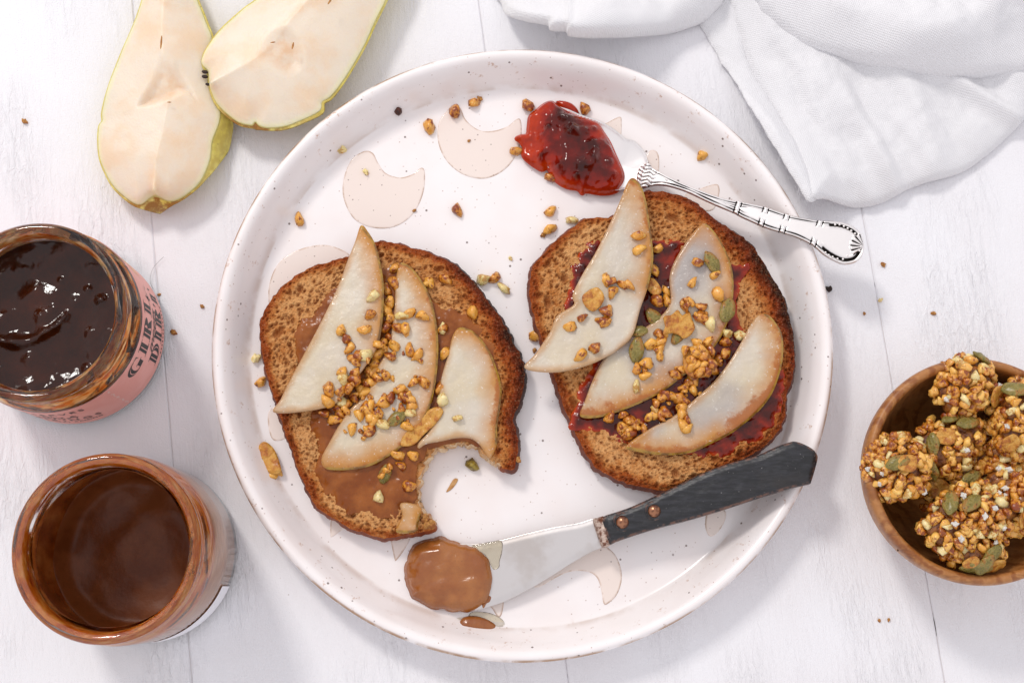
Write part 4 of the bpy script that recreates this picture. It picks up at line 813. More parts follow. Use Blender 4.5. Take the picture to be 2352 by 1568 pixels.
for x, y, s in ((1205, 424, 0.9), (1205, 452, 0.9), (1222, 497, 0.7)):
    q = P(*px('c1', x, y), 0.0165); o = bpy.data.objects.new('calyx_bit', cal); link(o, pq2); o.location = q-pq2.location; o.scale = (s,)*3; o.rotation_euler = (0, 0, R(-10))
cs = bpy.data.meshes.new('pip_scar'); cs.from_pydata([(v.co.x, v.co.y, v.co.z) for v in cal.vertices], [], [list(p.vertices) for p in cal.polygons]); cs.materials.append(MT['crumbs'])
for par, x, y, z, s, a in ((pq2, 1722, 270, 0.0275, 1.0, 80), (pq2, 1605, 250, 0.0285, 0.7, 10), (pq1, 948, 250, 0.0298, 1.9, 88), (pq1, 995, 602, 0.0232, 0.6, 0), (pq2, 1940, 8, 0.029, 1.1, 60)):
    q = P(*px('c1', x, y), z); o = bpy.data.objects.new('pip_scar', cs); link(o, par); o.location = q-par.location; o.scale = (s, 0.45*min(s, 1), 0.3); o.rotation_euler = (0, 0, R(a))

# ------------------------------------------------------------------ napkin
nap = P(2150, 200, 0); NAP = empty('napkin', (nap.x, nap.y, 0), 'crumpled white muslin napkin with frayed hem touching the plate rim', 'napkin')
def rise(X, Y):
    r = np.hypot(X-PC[0], Y-PC[1]); return 0.0208*(1-sstep(0.1385, 0.168, r))
def wrinkle(X, Y, seed, f=26, amp=0.004):
    a = fbm(X*0.9+Y*0.5, Y*0.35-X*0.3, f, 3, seed); return (np.abs(a-0.5)*2)*amp*1.6+(fbm(X, Y, f*5, 3, seed+4)-0.5)*amp*0.3+(fbm(dir_(R(30), X, Y), dir_(R(120), X, Y)*0.22, 150, 3, seed+6)-0.5)*amp*0.42
dir_ = lambda ang, X, Y: X*math.cos(ang)+Y*math.sin(ang)
def cloth(name, pts, zb, puff, roll, seed, amp, crease=None, ragged=0.0):
    poly = smooth(W('n1', pts, zb+puff*0.5), 6)
    if ragged:
        cen = poly.mean(0); nn = fbm(poly[:, 0], poly[:, 1], 350, 3, seed+40)-0.5; gr = np.gradient(poly, axis=0); nr_ = np.stack([gr[:, 1], -gr[:, 0]], 1); nr_ /= np.linalg.norm(nr_, axis=1)[:, None]+1e-9
        poly = poly+nr_*(nn*ragged)[:, None]
    def top(X, Y, D):
        z = zb+puff*np.sqrt(1-(1-np.clip(D/roll, 0, 1))**2)+wrinkle(X, Y, seed, amp=amp)*sstep(0, roll*1.4, D)+rise(X, Y)+0.0004
        if crease:
            for (cx, cy, an, wd, h) in crease:
                q = P(*px('n1', cx, cy), 0.01); z = z+h*np.exp(-((dir_(an+math.pi/2, X-q.x, Y-q.y)+0.01*(fbm(X, Y, 20, 2, seed+9)-0.5))/wd)**2)*np.exp(-(dir_(an, X-q.x, Y-q.y)/0.05)**2)
        return z
    return slab(name, poly, 0.0011, top, lambda X, Y, D: np.maximum(zb*0.4, 0.0003)+rise(X, Y)*0.98+0*X, MT['cloth'], NAP, rings=3, bulge=lambda t, x, y: 0.0004*math.sin(math.pi*t))
cloth('hem', [(945, 78), (985, 160), (1020, 220), (1075, 330), (1112, 400), (1138, 480), (1192, 590), (1252, 700), (1312, 800), (1346, 866), (1388, 916), (1420, 880), (1400, 760), (1360, 640), (1310, 540), (1260, 440), (1200, 330), (1160, 250), (1140, 150), (1120, 40), (1110, -120), (1000, -120), (960, 0)], 0.0006, 0.0012, 0.003, 301, 0.0032, ragged=0.002)
cloth('lower_flap', [(1075, -200), (1095, 40), (1130, 150), (1180, 300), (1250, 430), (1310, 560), (1350, 680), (1385, 800), (1402, 895), (1480, 885), (1650, 890), (1760, 862), (1880, 800), (2080, 740), (2200, 660), (2300, 570), (2400, 470), (2650, 300), (2650, -200)], 0.0022, 0.0040, 0.012, 305, 0.0085,
      crease=[(1500, 480, R(-62), 0.006, 0.003), (1620, 520, R(-58), 0.005, 0.003), (1420, 400, R(-60), 0.003, 0.002), (2180, 440, R(-30), 0.004, 0.006), (1900, 560, R(-75), 0.008, 0.005), (1700, 600, R(-66), 0.004, 0.003)])
cloth('upper_fold', [(1200, -200), (1212, 0), (1250, 60), (1330, 130), (1420, 190), (1600, 240), (1800, 290), (1950, 313), (2120, 322), (2260, 302), (2400, 292), (2650, 250), (2650, -220)], 0.0095, 0.0075, 0.022, 311, 0.012, crease=[(1500, 60, R(-25), 0.010, 0.005), (1750, 180, R(-12), 0.014, 0.006), (2050, 150, R(20), 0.012, 0.007)])
cloth('left_fold', [(60, -200), (95, 0), (120, 80), (200, 126), (290, 150), (302, 180), (368, 184), (376, 206), (450, 214), (520, 210), (640, 190), (760, 150), (880, 110), (960, 80), (1010, 40), (1060, -30), (1080, -200)], 0.004, 0.0085, 0.014, 317, 0.010, crease=[(365, 100, R(88), 0.0012, 0.002), (700, 90, R(15), 0.010, 0.005)])

hem_line = smooth(W('n1', [(945, 78), (985, 160), (1020, 220), (1075, 330), (1112, 400), (1138, 480), (1192, 590), (1252, 700), (1312, 800), (1346, 866), (1388, 916)], 0.004), 12, False)
tv = []; tf = []; trs = random.Random(31)
for (x, y) in hem_line[::2]:
    if trs.random() < 0.35: continue
    a = R(200)+trs.uniform(-0.9, 0.9); L = trs.uniform(0.0012, 0.0042); zb = float(rise(np.array(x), np.array(y)))+0.0016; b0 = len(tv)
    for k in range(5):
        t = k/4; cxx, cyy = x+math.cos(a+t*0.8)*L*t+math.cos(R(20))*0.0008, y+math.sin(a+t*0.8)*L*t
        for j in range(3): tv.append((cxx+0.00007*math.cos(j*2.09), cyy+0.00007*math.sin(j*2.09), max(0.0006, zb-0.0006*t)+0.00007*math.cos(j*2.09+1)))
    for k in range(4):
        for j in range(3): tf.append([b0+k*3+j, b0+k*3+(j+1) % 3, b0+(k+1)*3+(j+1) % 3, b0+(k+1)*3+j])
tag(mesh_obj('frayed_threads', tv, tf, MT['cloth'], NAP), kind='stuff')

# ------------------------------------------------------------------ wooden bowl
bw = P(2250, 1079, 0.047); BC = np.array([bw.x, bw.y, 0.0])
bprof = curve_prof([(0.01, 7), (14, 7.6), (26, 11), (34, 19), (39, 30), (41.5, 40), (42.3, 45.5), (43.3, 47.3), (44.9, 47.6), (46.2, 46), (46.4, 42), (45, 32), (41, 19), (34, 8), (26, 2), (22, 0.5), (20, 0), (0.01, 0)], 4)
bowl = lathe('bowl', [(max(r, 0.0005)*MM, z*MM) for r, z in bprof], MT['wood'], BC, None, seg=128)
tag(bowl, 'small round olive-wood bowl filled with golden granola clusters', 'bowl')

# ------------------------------------------------------------------ kernels, seeds and flakes
def kernel_mesh(i, mat, name='kernel'):
    rs = np.random.RandomState(500+i); bm = bmesh.new(); bmesh.ops.create_icosphere(bm, subdivisions=2, radius=1)
    ns = np.array([(0, 0.25, -1), (0.94, 0.1, 0.38), (-0.5, 0.85, 0.35), (-0.45, -0.8, 0.4), (0.3, -0.9, 0.2)])[:4+(i % 2)]+rs.randn(4+(i % 2), 3)*0.13; ns /= np.linalg.norm(ns, axis=1)[:, None]
    st = 1.15+0.4*rs.rand()
    for v in bm.verts:
        d = np.array(v.co); p = 8.0; s = (np.maximum(0, ns@d)**p).sum()**(1/p); r = 1/max(s, 0.42)
        r = min(r, 1.75)*(1+0.09*math.sin(d[0]*7+i)*math.cos(d[1]*6))
        q = d*r; v.co = Vector((q[0]*st, q[1], q[2]*0.92))
    L = max(v.co.length for v in bm.verts)
    for v in bm.verts: v.co = v.co*(0.0034/L)
    me = bpy.data.meshes.new(name); bm.to_mesh(me); bm.free(); me.polygons.foreach_set('use_smooth', [True]*len(me.polygons)); me.materials.append(mat); return me
KM = [kernel_mesh(i, MT['kernel']) for i in range(9)]; KP = [kernel_mesh(20+i, MT['pale']) for i in range(4)]; KH = [kernel_mesh(40+i, MT['honey']) for i in range(9)]
KG = [kernel_mesh(60, MT['green'])]; KD = [kernel_mesh(62, MT['dark'])]
def crumb_mesh(i, mat):
    bm = bmesh.new(); bmesh.ops.create_icosphere(bm, subdivisions=2, radius=1); rs = np.random.RandomState(i)
    ph = rs.rand(6)*6
    for v in bm.verts:
        d = v.co.copy(); v.co = d*(1+0.35*math.sin(3*d.x+ph[0])*math.cos(4*d.y+ph[1])+0.2*math.sin(7*d.z+ph[2]+5*d.x))
        v.co.x *= 1.3; v.co *= 0.001
    me = bpy.data.meshes.new('crumb'); bm.to_mesh(me); bm.free(); me.materials.append(mat); return me
CRM = [crumb_mesh(i, MT['crumbs']) for i in range(4)]; CRD = [crumb_mesh(9, MT['char'])]; CRP = [crumb_mesh(12, MT['pale'])]; CRS = [crumb_mesh(15, MT['salt'])]
def pepita_mesh(i):
    bm = bmesh.new(); bmesh.ops.create_icosphere(bm, subdivisions=3, radius=1); rs = np.random.RandomState(i); ph = rs.rand(4)*6
    for v in bm.verts:
        d = v.co.copy(); tp = 1-0.42*max(0, d.x)**2.2
        b = 1+0.07*math.sin(6*d.x+ph[0])*math.sin(5*d.y+ph[1])
        lump = max(0, math.sin(5*d.x+ph[2])*math.cos(6*d.y+ph[3])*math.sin(4*d.z+1))*0.35 if d.z > 0 else 0
        v.co = Vector((d.x*5.4*b, d.y*3.1*tp*b, d.z*(1.35+lump*1.6)))*MM
    me = bpy.data.meshes.new('pumpkin_seed'); bm.to_mesh(me); bm.free(); me.polygons.foreach_set('use_smooth', [True]*len(me.polygons)); me.materials.append(MT['pepita']); return me
PM = [pepita_mesh(i) for i in range(4)]
def flake_mesh(pts, th=0.0009, seed=1, curl=12.0):
    pts = np.array(pts, float)*MM; pts -= pts.mean(0); poly = smooth(pts, 4)
    o = slab('toasted_flake', poly, 0.00045, lambda X, Y, D: th*0.5+curl*(X**2)-0.5*curl*Y**2+(fbm(X+seed, Y, 260, 3, 600+seed)-0.5)*0.0016-0.0003*(1-sstep(0, 0.0006, D)), lambda X, Y, D: -th*0.5+curl*(X**2)-0.5*curl*Y**2+(fbm(X+seed, Y, 260, 3, 600+seed)-0.5)*0.0012, MT['flake'], origin=(0, 0, 0), rings=2)
    me = o.data; bpy.data.objects.remove(o); return me
bpy.context.view_layer.update(); DG = bpy.context.evaluated_depsgraph_get()
def hit(c, x, y):
    d = ray(*px(c, x, y)).normalized(); ok, loc, nor, idx, ob, _ = scn.ray_cast(DG, CAM, d)
    return loc.copy(), nor.copy(), ob
def put(name, me, loc, nor, lift, s=1.0, spin=None, tilt=None, parent=None):
    o = bpy.data.objects.new(name, me); link(o, parent)
    if parent is None: nrm = (Vector(nor)*0.5+Vector((0, 0, 0.5))).normalized()
    else: nrm = Vector(nor).normalized()
    q = nrm.to_track_quat('Z', 'Y'); e = Euler((tilt[0], tilt[1], spin if spin is not None else rng.uniform(0, 6.28))) if tilt else Euler((rng.uniform(-0.5, 0.5), rng.uniform(-0.5, 0.5), spin if spin is not None else rng.uniform(0, 6.28)))
    o.rotation_mode = 'QUATERNION'; o.rotation_quaternion = q @ e.to_quaternion(); o.scale = (s, s, s)
    p = Vector(loc)+nrm*lift; o.location = p if parent is None else p-Vector(parent_world(parent)); return o
WHERE = {s11.name: 'on the left pear slice of the bitten toast', s12.name: 'on the middle pear slice of the bitten toast', s13.name: 'on the right pear slice of the bitten toast', s14.name: 'on the pear scrap of the bitten toast',
         s21.name: 'on the left pear slice of the jam toast', s22.name: 'on the middle pear slice of the jam toast', s23.name: 'on the lower right pear slice of the jam toast'}
def where(ob):
    if ob is None: return 'on the plate'
    if ob.name in WHERE: return WHERE[ob.name]
    r = ob
    while r.parent: r = r.parent
    if r == toast_bitten: return 'stuck in the nut butter of the bitten toast'
    if r == toast_whole: return 'stuck in the jam of the whole toast'
    return 'on the plate'
K1 = [(708, 38), (645, 90), (660, 195), (637, 268), (520, 140), (492, 293), (255, 425), (293, 497), (330, 585), (450, 430), (670, 330), (638, 405), (733, 405), (758, 305), (820, 285), (945, 305), (795, 430), (662, 488), (608, 535), (706, 555), (630, 605), (550, 635), (455, 645), (390, 650), (370, 705), (537, 712), (490, 780), (565, 840), (628, 808), (375, 790), (265, 785), (265, 842), (310, 905), (475, 885), (445, 955), (240, 955), (145, 935), (125, 1035), (215, 1095), (280, 1100), (255, 1040), (360, 1000), (110, 1145), (205, 1190), (505, 1058), (405, 1145), (475, 1125), (570, 1135), (497, 1175), (600, 1232), (498, 1270), (345, 1265), (598, 1050), (665, 1010), (750, 940), (785, 1010), (845, 1020), (765, 1100), (840, 1130), (845, 1080), (805, 1240), (835, 600), (900, 640), (870, 875), (955, 865), (1135, 630), (1090, 920), (1115, 1015), (1110, 425), (740, 1495), (865, 1490), (1000, 25)]
K1b = [(925, 298), (1050, 455), (850, 310), (755, 1260), (690, 245), (715, 1165)]
K2 = [(75, 20), (105, 105), (195, 40), (65, 280), (35, 370), (575, 100), (500, 180), (575, 185), (795, 30), (1030, 135), (735, 225), (775, 185), (880, 240), (900, 340), (870, 330), (1090, 535), (515, 470), (540, 535), (520, 600), (515, 665), (440, 550), (400, 725), (320, 770), (380, 835), (700, 780), (810, 865), (730, 935), (815, 960), (530, 1030), (625, 1005), (680, 1030), (740, 1060), (485, 1080), (430, 1190), (565, 1160), (710, 1170), (755, 1210), (760, 1290), (85, 1200), (195, 1180), (195, 1290), (250, 1225), (305, 1250), (245, 1340), (380, 1300), (1085, 640), (1035, 690)]
K2p = [(955, 385), (1225, 495), (480, 1140), (1100, 460), (310, 930)]
K2b = [(590, 318), (592, 383), (682, 378), (660, 475), (945, 500), (440, 670), (325, 700), (270, 740), (420, 715), (390, 838), (320, 875), (440, 525), (545, 545)]
PLACED = {}
def kernels(c, pts, meshes, s=1.1, lab='golden kernel'):
    for (x, y) in pts:
        loc, nor, ob = hit(c, x, y); o = put('buckwheat_kernel', rng.choice(meshes), loc, nor, 0.0012, s*rng.uniform(0.85, 1.1)); wz = where(ob)
        PLACED.setdefault((lab, wz), []).append((px(c, x, y)[1], o))
ORD = 'topmost second third fourth fifth sixth seventh eighth ninth tenth eleventh twelfth thirteenth fourteenth fifteenth sixteenth seventeenth eighteenth nineteenth twentieth'.split()
ORD += ['twenty-'+w_ for w_ in ORD[:0]+['first']+ORD[1:9]]+['thirtieth']+['thirty-'+w_ for w_ in ['first']+ORD[1:9]]+['fortieth']
def label_placed():
    for (lab, wz), lst in PLACED.items():
        lst.sort(key=lambda q: q[0])
        for i, (_, o) in enumerate(lst):
            if len(lst) == 1: lb = 'single '+lab+' '+wz
            elif i == 0: lb = 'topmost '+lab+' '+wz
            elif i == len(lst)-1: lb = 'lowest '+lab+' '+wz
            else: lb = ORD[i]+' '+lab+' from top '+wz
            tag(o, lb, 'kernel', lab+'s '+wz)
XR = random.Random(5); kernels('n4', [p for i, p in enumerate(K1) if i % 9 != 4]+[(x+XR.uniform(-62, 62), y+XR.uniform(-55, 55)) for x, y in XR.sample(K1[17:60], 16)], KM); kernels('n4', [p for i, p in enumerate(K1) if i % 9 == 4], KP, lab='pale kernel')
kernels('c4', K1b, KM); kernels('c4', [(610, 1312), (975, 945), (905, 530)], KP, 0.95, 'pale kernel')
kernels('n5', K2+[(x+XR.uniform(-50, 50), y+XR.uniform(-45, 45)) for x, y in XR.sample(K2[24:46], 9)], KM); kernels('n5', K2p, KP, lab='pale kernel'); kernels('c5', K2b, KM)
# loose ones on the plate, each with its own place
LOOSE = [(688, 506, KM, 'golden kernel alone on the plate up and left of the bitten toast'), (1047, 257, KM, 'golden kernel lying on the upper beige glaze motif'), (1090, 238, KM, 'golden kernel above the notch of the upper beige motif'),
 (985, 295, KM, 'golden kernel just left of the upper beige motif'), (1050, 484, KM, 'rough golden kernel alone in the middle of the plate'), (1265, 487, KM, 'golden kernel above the left crust of the jam toast'), (1262, 528, KM, 'largest brown crumbly kernel near the left shoulder of the jam toast'),
 (1312, 507, KP, 'pale kernel touching the upper left crust of the jam toast'), (1112, 643, KP, 'half pale kernel, leftmost of three between the toasts'), (1136, 641, KM, 'golden kernel in the middle of three between the toasts'), (1157, 665, KP, 'pale kernel, lowest of three between the toasts'),
 (1230, 771, KM, 'brown kernel against the left crust of the jam toast'), (1612, 357, KM, 'round golden kernel alone near the right plate rim above the spoon'), (1186, 348, KM, 'golden kernel left of the jam on the spoon'), (1210, 247, KM, 'golden kernel at the upper left of the spoon jam'),
 (1343, 252, KM, 'golden kernel at the upper right of the spoon jam'), (1268, 408, KM, 'brown kernel under the lower edge of the spoon jam'), (1085, 1068, KG, 'shiny olive kernel lying in the bite of the toast'), (602, 877, KM, 'brown kernel against the left edge of the bitten toast')]
for x, y, me, lb in LOOSE:
    loc, nor, ob = hit('d', x, y); tag(put('buckwheat_kernel', rng.choice(me), (loc.x, loc.y, FLOOR), (0, 0, 1), 0.0018, 1.12*rng.uniform(0.92, 1.08)), lb, 'kernel', 'loose kernels on the plate')
for x, y, me, s, lb, ct in [(915, 254, KD, 0.8, 'dark red seed lying near the inner wall of the plate', 'seed'), (787, 346, CRP, 1.5, 'pale crumb at the left tip of the lower beige motif', 'crumb'), (840, 396, CRP, 1.1, 'tiny pale crumb inside the lower beige motif', 'crumb'),
   (590, 824, CRP, 1.8, 'pale green crumb beside the left crust of the bitten toast', 'crumb'), (952, 484, CRM, 0.7, 'tiny brown crumb right of the lower beige motif', 'crumb'), (1172, 594, CRP, 0.8, 'tiny pale crumb above the three kernels between the toasts', 'crumb'), (1077, 324, CRM, 0.6, 'tiny crumb inside the upper beige motif', 'crumb'),
   (1228, 805, CRM, 0.9, 'small brown crumb just above the pear tip overhanging the jam toast', 'crumb'), (1190, 1055, CRM, 1.2, 'brown crumb beside the torn crust tip of the bitten toast', 'crumb'), (1102, 228, CRM, 1.0, 'dark crumb stuck to the kernel above the upper motif', 'crumb'), (1248, 540, CRM, 1.1, 'brown crumb left of the crumbly kernel by the jam toast', 'crumb'),
   (986, 1205, CRM, 2.0, 'crumbly golden bread bit at the lower bitten corner of the toast', 'crumb'), (977, 1190, CRM, 1.6, 'brown bread bit next to the leftover pear scrap', 'crumb'),
   (58, 280, CRM, 1.1, 'golden crumb on the table left of the pear quarters', 'crumb'), (400, 764, CRM, 1.2, 'orange crumb on the table between pink jar and plate', 'crumb'), (465, 704, CRM, 0.8, 'small tan crumb on the table close to the left plate rim', 'crumb'), (366, 677, CRM, 0.6, 'tiny crumb on the table above the pink jar label', 'crumb'),
   (1902, 664, CRD, 1.2, 'black crumb against the right outside of the plate', 'crumb'), (2028, 608, CRM, 1.0, 'brown crumb on the table below the spoon handle end', 'crumb'), (2022, 690, CRP, 0.8, 'yellowish crumb on the table right of the plate', 'crumb'), (2143, 720, CRM, 0.9, 'orange crumb on the table above the wooden bowl', 'crumb'), (1985, 720, CRM, 0.6, 'tiny dark crumb on the table nearest the black crumb', 'crumb'),
   (2019, 1424, CRM, 0.6, 'left of two tiny crumbs below the wooden bowl', 'crumb'), (2041, 1423, CRM, 0.6, 'right of two tiny crumbs below the wooden bowl', 'crumb'), (2062, 1262, CRD, 0.4, 'black speck on the table left below the bowl', 'crumb')]:
    loc, nor, ob = hit('d', x, y); tag(put('bread_crumb' if ct == 'crumb' else 'dark_seed', rng.choice(me), loc, (0, 0, 1), 0.0006*s, s), lb, ct)
# pumpkin seeds
for c, x, y, a, s, lb in [('c5', 930, 440, 60, 1.0, 'pumpkin seed with a kernel stuck to it, highest on the jam toast'), ('c5', 1003, 663, 5, 1.12, 'olive pumpkin seed farthest right on the jam toast'), ('c5', 665, 705, 20, 1.05, 'large olive pumpkin seed left of the golden flake on the jam toast'),
   ('c5', 580, 850, 5, 1.1, 'crumb-coated pumpkin seed, lowest left of the seeds on the jam toast'), ('c5', 590, 768, -40, 0.85, 'dark pumpkin seed between the two left pear slices of the jam toast'), ('c4', 690, 948, 65, 0.9, 'green pumpkin seed on the middle pear slice of the bitten toast'), ('c4', 640, 1200, 45, 0.85, 'crumb-covered seed sitting in the nut butter below the pear slices')]:
    loc, nor, ob = hit(c, x, y); tag(put('pumpkin_seed', rng.choice(PM), loc, nor, 0.0013, s, R(a), (rng.uniform(-0.2, 0.2), rng.uniform(-0.15, 0.15))), lb, 'seed', 'pumpkin seeds on the toasts')
loc, nor, ob = hit('c5', 868, 445); tag(put('buckwheat_kernel', KM[2], loc, nor, 0.0022, 1.05), 'golden kernel glued to the highest pumpkin seed of the jam toast', 'kernel', 'kernels on the toasts')
for dx, dy in ((650, 1185), (625, 1215), (665, 1170)):
    loc, nor, ob = hit('c4', dx, dy); PLACED.setdefault(('kernel piece', 'on the crumb-covered seed in the nut butter'), []).append((dy, put('buckwheat_kernel', KM[4], loc, nor, 0.003, 0.6)))
# flakes
fstar = flake_mesh([(-7, 2), (-5, 5), (-2, 6.5), (0, 5), (3, 4), (7, 5), (6, 1), (6.5, -3), (3, -4), (0, -6.5), (-2, -4), (-5, -6), (-6, -2)], seed=2)
ftri = flake_mesh([(-5, 0), (-3, 3.5), (1, 5.5), (4, 2.5), (4.5, -1.5), (1, -4), (-3, -4.5)], seed=3)
frect = flake_mesh([(-3, 3), (0, 4.5), (3, 1), (2.5, -4), (-0.5, -4.5), (-2.5, -1)], seed=4)
flong = flake_mesh([(-11, -5.5), (-10, -3), (-6, 1), (-1, 4.5), (4, 8.5), (8.5, 9), (10.5, 8), (9, 4), (5, 0), (0, -3.5), (-5, -7), (-9, -7.5)], seed=5, curl=4)
fdia = flake_mesh([(-4.5, 5), (-1, 5.5), (2, 2), (4, 0), (3.5, -3), (1.5, -5), (-1.5, -3), (-3.5, 1)], seed=6)
for c, x, y, me, a, lift, s, lb, tl in [('c5', 775, 735, fstar, 0, 0.0024, 1.0, 'large star-shaped golden flake in the centre of the jam toast', (0.1, -0.1)), ('c5', 378, 615, ftri, 10, 0.0016, 1.0, 'golden flake on the left pear slice of the jam toast', (0.1, 0.05)), ('c5', 660, 558, frect, 15, 0.0022, 0.92, 'small upright golden flake between the two upper pear slices of the jam toast', (0.15, 0.2)),
   ('c5', 862, 912, ftri, 70, 0.0028, 1.45, 'golden flake carrying a clump of kernels above the glossy pear slice', (0.1, 0.0)), ('c4', 815, 985, flong, 7, 0.0030, 0.92, 'long golden brown flake across two pear slices of the bitten toast', (0.12, 0.1)), ('d', 617, 1052, fdia, 0, 0.0022, 1.35, 'golden flake lying on the plate left of the bitten toast', (0.1, 0.05))]:
    loc, nor, ob = hit(c, x, y); tag(put('toasted_flake', me, loc, (0, 0, 1), lift, s, R(a), tl), lb, 'flake', 'toasted flakes')
bpy.context.view_layer.update(); DG = bpy.context.evaluated_depsgraph_get()
loc, nor, ob = hit('c5', 775, 785); tag(put('pumpkin_seed', PM[1], loc, nor, 0.0008, 0.85, R(-70), (0.1, 0)), 'dark green pumpkin seed glued onto the star-shaped flake', 'seed', 'pumpkin seeds on the toasts')
for x, y in [(845, 555), (930, 545), (745, 610), (830, 640), (905, 680), (970, 740), (870, 800), (880, 605), (960, 620), (800, 700), (850, 745), (990, 790), (935, 790), (790, 760), (910, 740)]:
    loc, nor, ob = hit('n5', x, y); PLACED.setdefault(('clumped kernel', 'on the flake above the glossy pear slice'), []).append((px('n5', x, y)[1], put('buckwheat_kernel', rng.choice(KM), loc, nor, 0.0012, rng.uniform(1.0, 1.15))))
for x, y, s in ((622, 1092, 1.15), (640, 1083, 0.8), (612, 1086, 0.7)):
    loc, nor, ob = hit('d', x, y); PLACED.setdefault(('kernel', 'at the lower end of the flake left of the toast'), []).append((y, put('buckwheat_kernel', rng.choice(KM), (loc.x, loc.y, FLOOR), (0, 0, 1), 0.0017, s)))

FRG = [kernel_mesh(80+i, MT['kernel']) for i in range(4)]
for c, src, n_, sp_ in (('n4', K1[17:64], 34, 75), ('n5', K2[10:46], 26, 75)):
    for _ in range(n_):
        x, y = XR.choice(src); x += XR.uniform(-sp_, sp_); y += XR.uniform(-sp_, sp_); loc, nor, ob = hit(c, x, y)
        PLACED.setdefault(('small kernel fragment', where(ob) if ob and ob.name.split('.')[0] in ('pear_slice', 'crumb', 'nut_butter_spread', 'jam_spread') else 'atop other toppings of the '+('bitten' if c == 'n4' else 'jam')+' toast'), []).append((px(c, x, y)[1], put('kernel_fragment', XR.choice(FRG), loc, nor, 0.0004, XR.uniform(0.35, 0.55))))
label_placed()
# granola clusters in the bowl
def cluster(c, x, y, z, rad, rot, label, seed, seeds=2, flakes=1, salt=3, lower=-0.15):
    q = P(*px(c, x, y), z); rs = random.Random(seed); t = empty('granola_cluster', q, label, 'granola', 'granola clusters in the bowl')
    bm = bmesh.new(); bmesh.ops.create_icosphere(bm, subdivisions=4, radius=1); rot_m = Matrix.Rotation(rot, 3, 'Z'); ph = [rs.uniform(0, 6) for _ in range(6)]
    def surf(d):
        k = 1+0.13*math.sin(3*d.x+ph[0])*math.cos(2.5*d.y+ph[1])+0.10*math.sin(4*d.z+ph[2]+3*d.x)+0.06*math.sin(8*d.y+ph[3])
        return rot_m @ Vector((d.x*rad[0]*k, d.y*rad[1]*k, d.z*rad[2]*k))*MM
    for v in bm.verts: v.co = surf(v.co)*0.93
    me = bpy.data.meshes.new('binder'); bm.to_mesh(me); bm.free(); me.polygons.foreach_set('use_smooth', [True]*len(me.polygons)); me.materials.append(MT['core'])
    link(bpy.data.objects.new('binder', me), t)
    ar = 4*math.pi*((rad[0]*rad[1])**1.6/3+(rad[0]*rad[2])**1.6/3+(rad[1]*rad[2])**1.6/3)**(1/1.6); n = int(ar/8.8); sp_ = []
    special = []
    for k in range(n):
        zz_ = 1-2*(k+0.5)/n
        if zz_ < lower: continue
        a = k*2.39996+rs.uniform(-0.25, 0.25); r = math.sqrt(max(0, 1-zz_*zz_)); d = Vector((r*math.cos(a), r*math.sin(a), zz_+rs.uniform(-0.05, 0.05))).normalized()
        p = surf(d); nn = Vector((d.x/rad[0], d.y/rad[1], d.z/rad[2])).normalized(); nn = rot_m @ nn; sp_.append((p, nn, d))
    rs.shuffle(sp_)
    top = [s for s in sp_ if s[2].z > 0.35]
    for k in range(min(seeds, len(top))): special.append((top[k], rs.choice(PM), 'pumpkin_seed', rs.uniform(0.9, 1.15), 0.0021))
    for k in range(seeds, min(seeds+flakes, len(top))): special.append((top[k], rs.choice([ftri, frect, fdia]), 'flake', rs.uniform(0.75, 1.0), 0.0024))
    for (p, nn, d), me, nm, s, lf in special:
        put(nm, me, q+p, nn, lf, s, rs.uniform(0, 6.28), (rs.uniform(-0.2, 0.2), rs.uniform(-0.2, 0.2)), parent=t)
    for k, (p, nn, d) in enumerate(sp_):
        if any((p-s[0][0]).length < 0.0034 for s in special): continue
        me = rs.choice(KP) if rs.random() < 0.12 else rs.choice(KH if rs.random() < 0.62 else KM)
        put('kernel', me, q+p, nn, rs.uniform(-0.0002, 0.0008), rs.uniform(0.72, 1.0), parent=t)
    for k in range(salt):
        p, nn, d = rs.choice(top); put('salt_crystal', CRS[0], q+p, nn, 0.0022, rs.uniform(0.6, 1.1), parent=t)
cluster('c8', 1000, 800, 0.021, (22, 24, 9), 0, 'granola cluster at the bottom of the bowl under the others', 11, 0, 0, 0, 0.1)
cluster('c8', 700, 860, 0.029, (17, 14, 10), 0.3, 'shaded granola cluster sunk between the left and lower clusters', 12, 1, 1, 0)
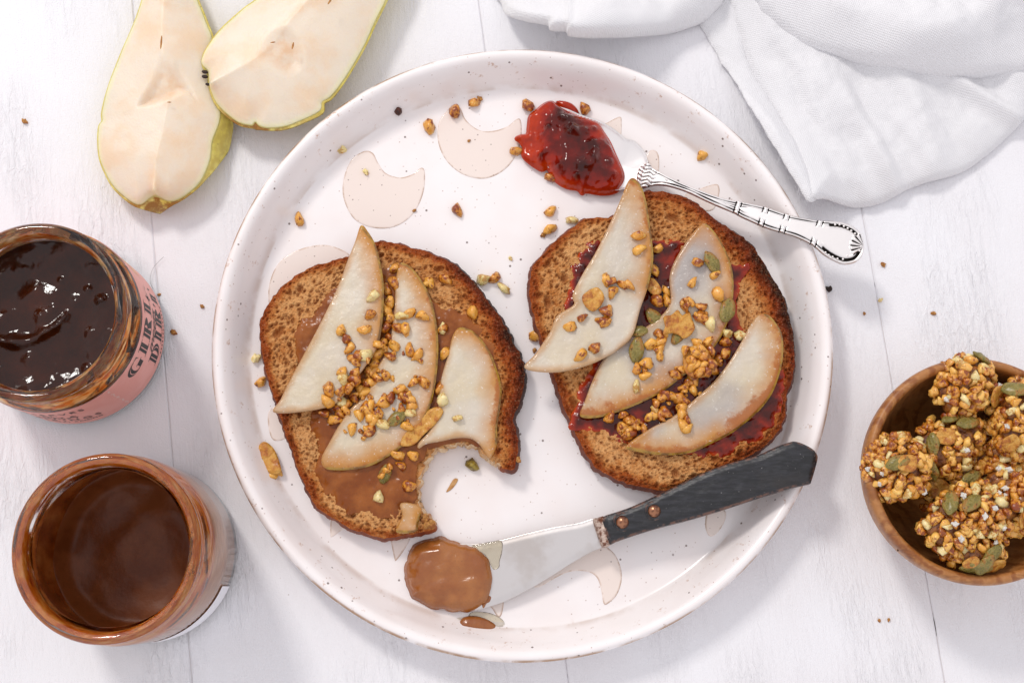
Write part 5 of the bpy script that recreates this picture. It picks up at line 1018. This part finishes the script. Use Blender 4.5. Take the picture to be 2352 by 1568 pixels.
cluster('c8', 960, 760, 0.033, (15, 15, 10), 0, 'granola cluster deep at the right centre of the bowl', 13, 1, 2, 2)
cluster('c8', 735, 305, 0.045, (11.2, 11.4, 10), 0.4, 'granola cluster highest in the picture, against the upper bowl rim', 14, 1, 1, 3)
cluster('c8', 330, 780, 0.045, (11.2, 12.6, 10), 0.2, 'granola cluster farthest left, jutting over the bowl rim', 15, 1, 1, 4)
cluster('c8', 645, 640, 0.040, (14, 10, 9), 0.5, 'granola cluster in the middle with large pumpkin seeds', 16, 4, 1, 2)
cluster('c8', 1045, 470, 0.044, (11, 15, 11), -0.5, 'granola cluster at the upper right, cut by the picture edge', 17, 1, 2, 3)
cluster('c8', 780, 1085, 0.046, (20, 11, 10.5), 0.22, 'long granola cluster lying lowest and nearest the front rim', 18, 2, 1, 8)
cluster('c8', 1040, 960, 0.042, (12, 13, 11), 0, 'granola cluster at the right edge above the long one', 19, 1, 0, 4)
cluster('c8', 790, 1270, 0.043, (12, 6.5, 6.5), 0.05, 'small seedy granola cluster below the long one', 20, 4, 2, 2)

# smears on the plate and a stray fibre on the table
for pts, lb in (([(290, 320), (305, 290), (330, 250), (352, 250), (345, 272), (318, 305)], 'tan smear on the plate below the bite'),):
    p = smooth(W('c7', pts, FLOOR), 4); tag(slab('smear', p, 0.0003, lambda X, Y, D: FLOOR+0.00025+0.0001*sstep(0, 0.0005, D), FLOOR+0.0001, MT['drip'], rings=1), lb, 'smear')
v = []; f = []
hp_ = smooth(W('d', [(352, 664), (345, 645), (350, 620), (362, 604), (376, 590)], 0.001), 8, False)
for i, (x, y) in enumerate(hp_):
    for k in range(4): v.append((x+0.00008*math.cos(k*math.pi/2), y+0.00008*math.sin(k*math.pi/2), 0.0012+0.00008*math.sin(k*math.pi/2+0.7)))
for i in range(len(hp_)-1):
    for k in range(4): f.append([i*4+k, i*4+(k+1) % 4, (i+1)*4+(k+1) % 4, (i+1)*4+k])
tag(mesh_obj('stray_fibre', v, f, MT['hair']), 'thin curled grey fibre on the table right of the pink jar', 'fibre')
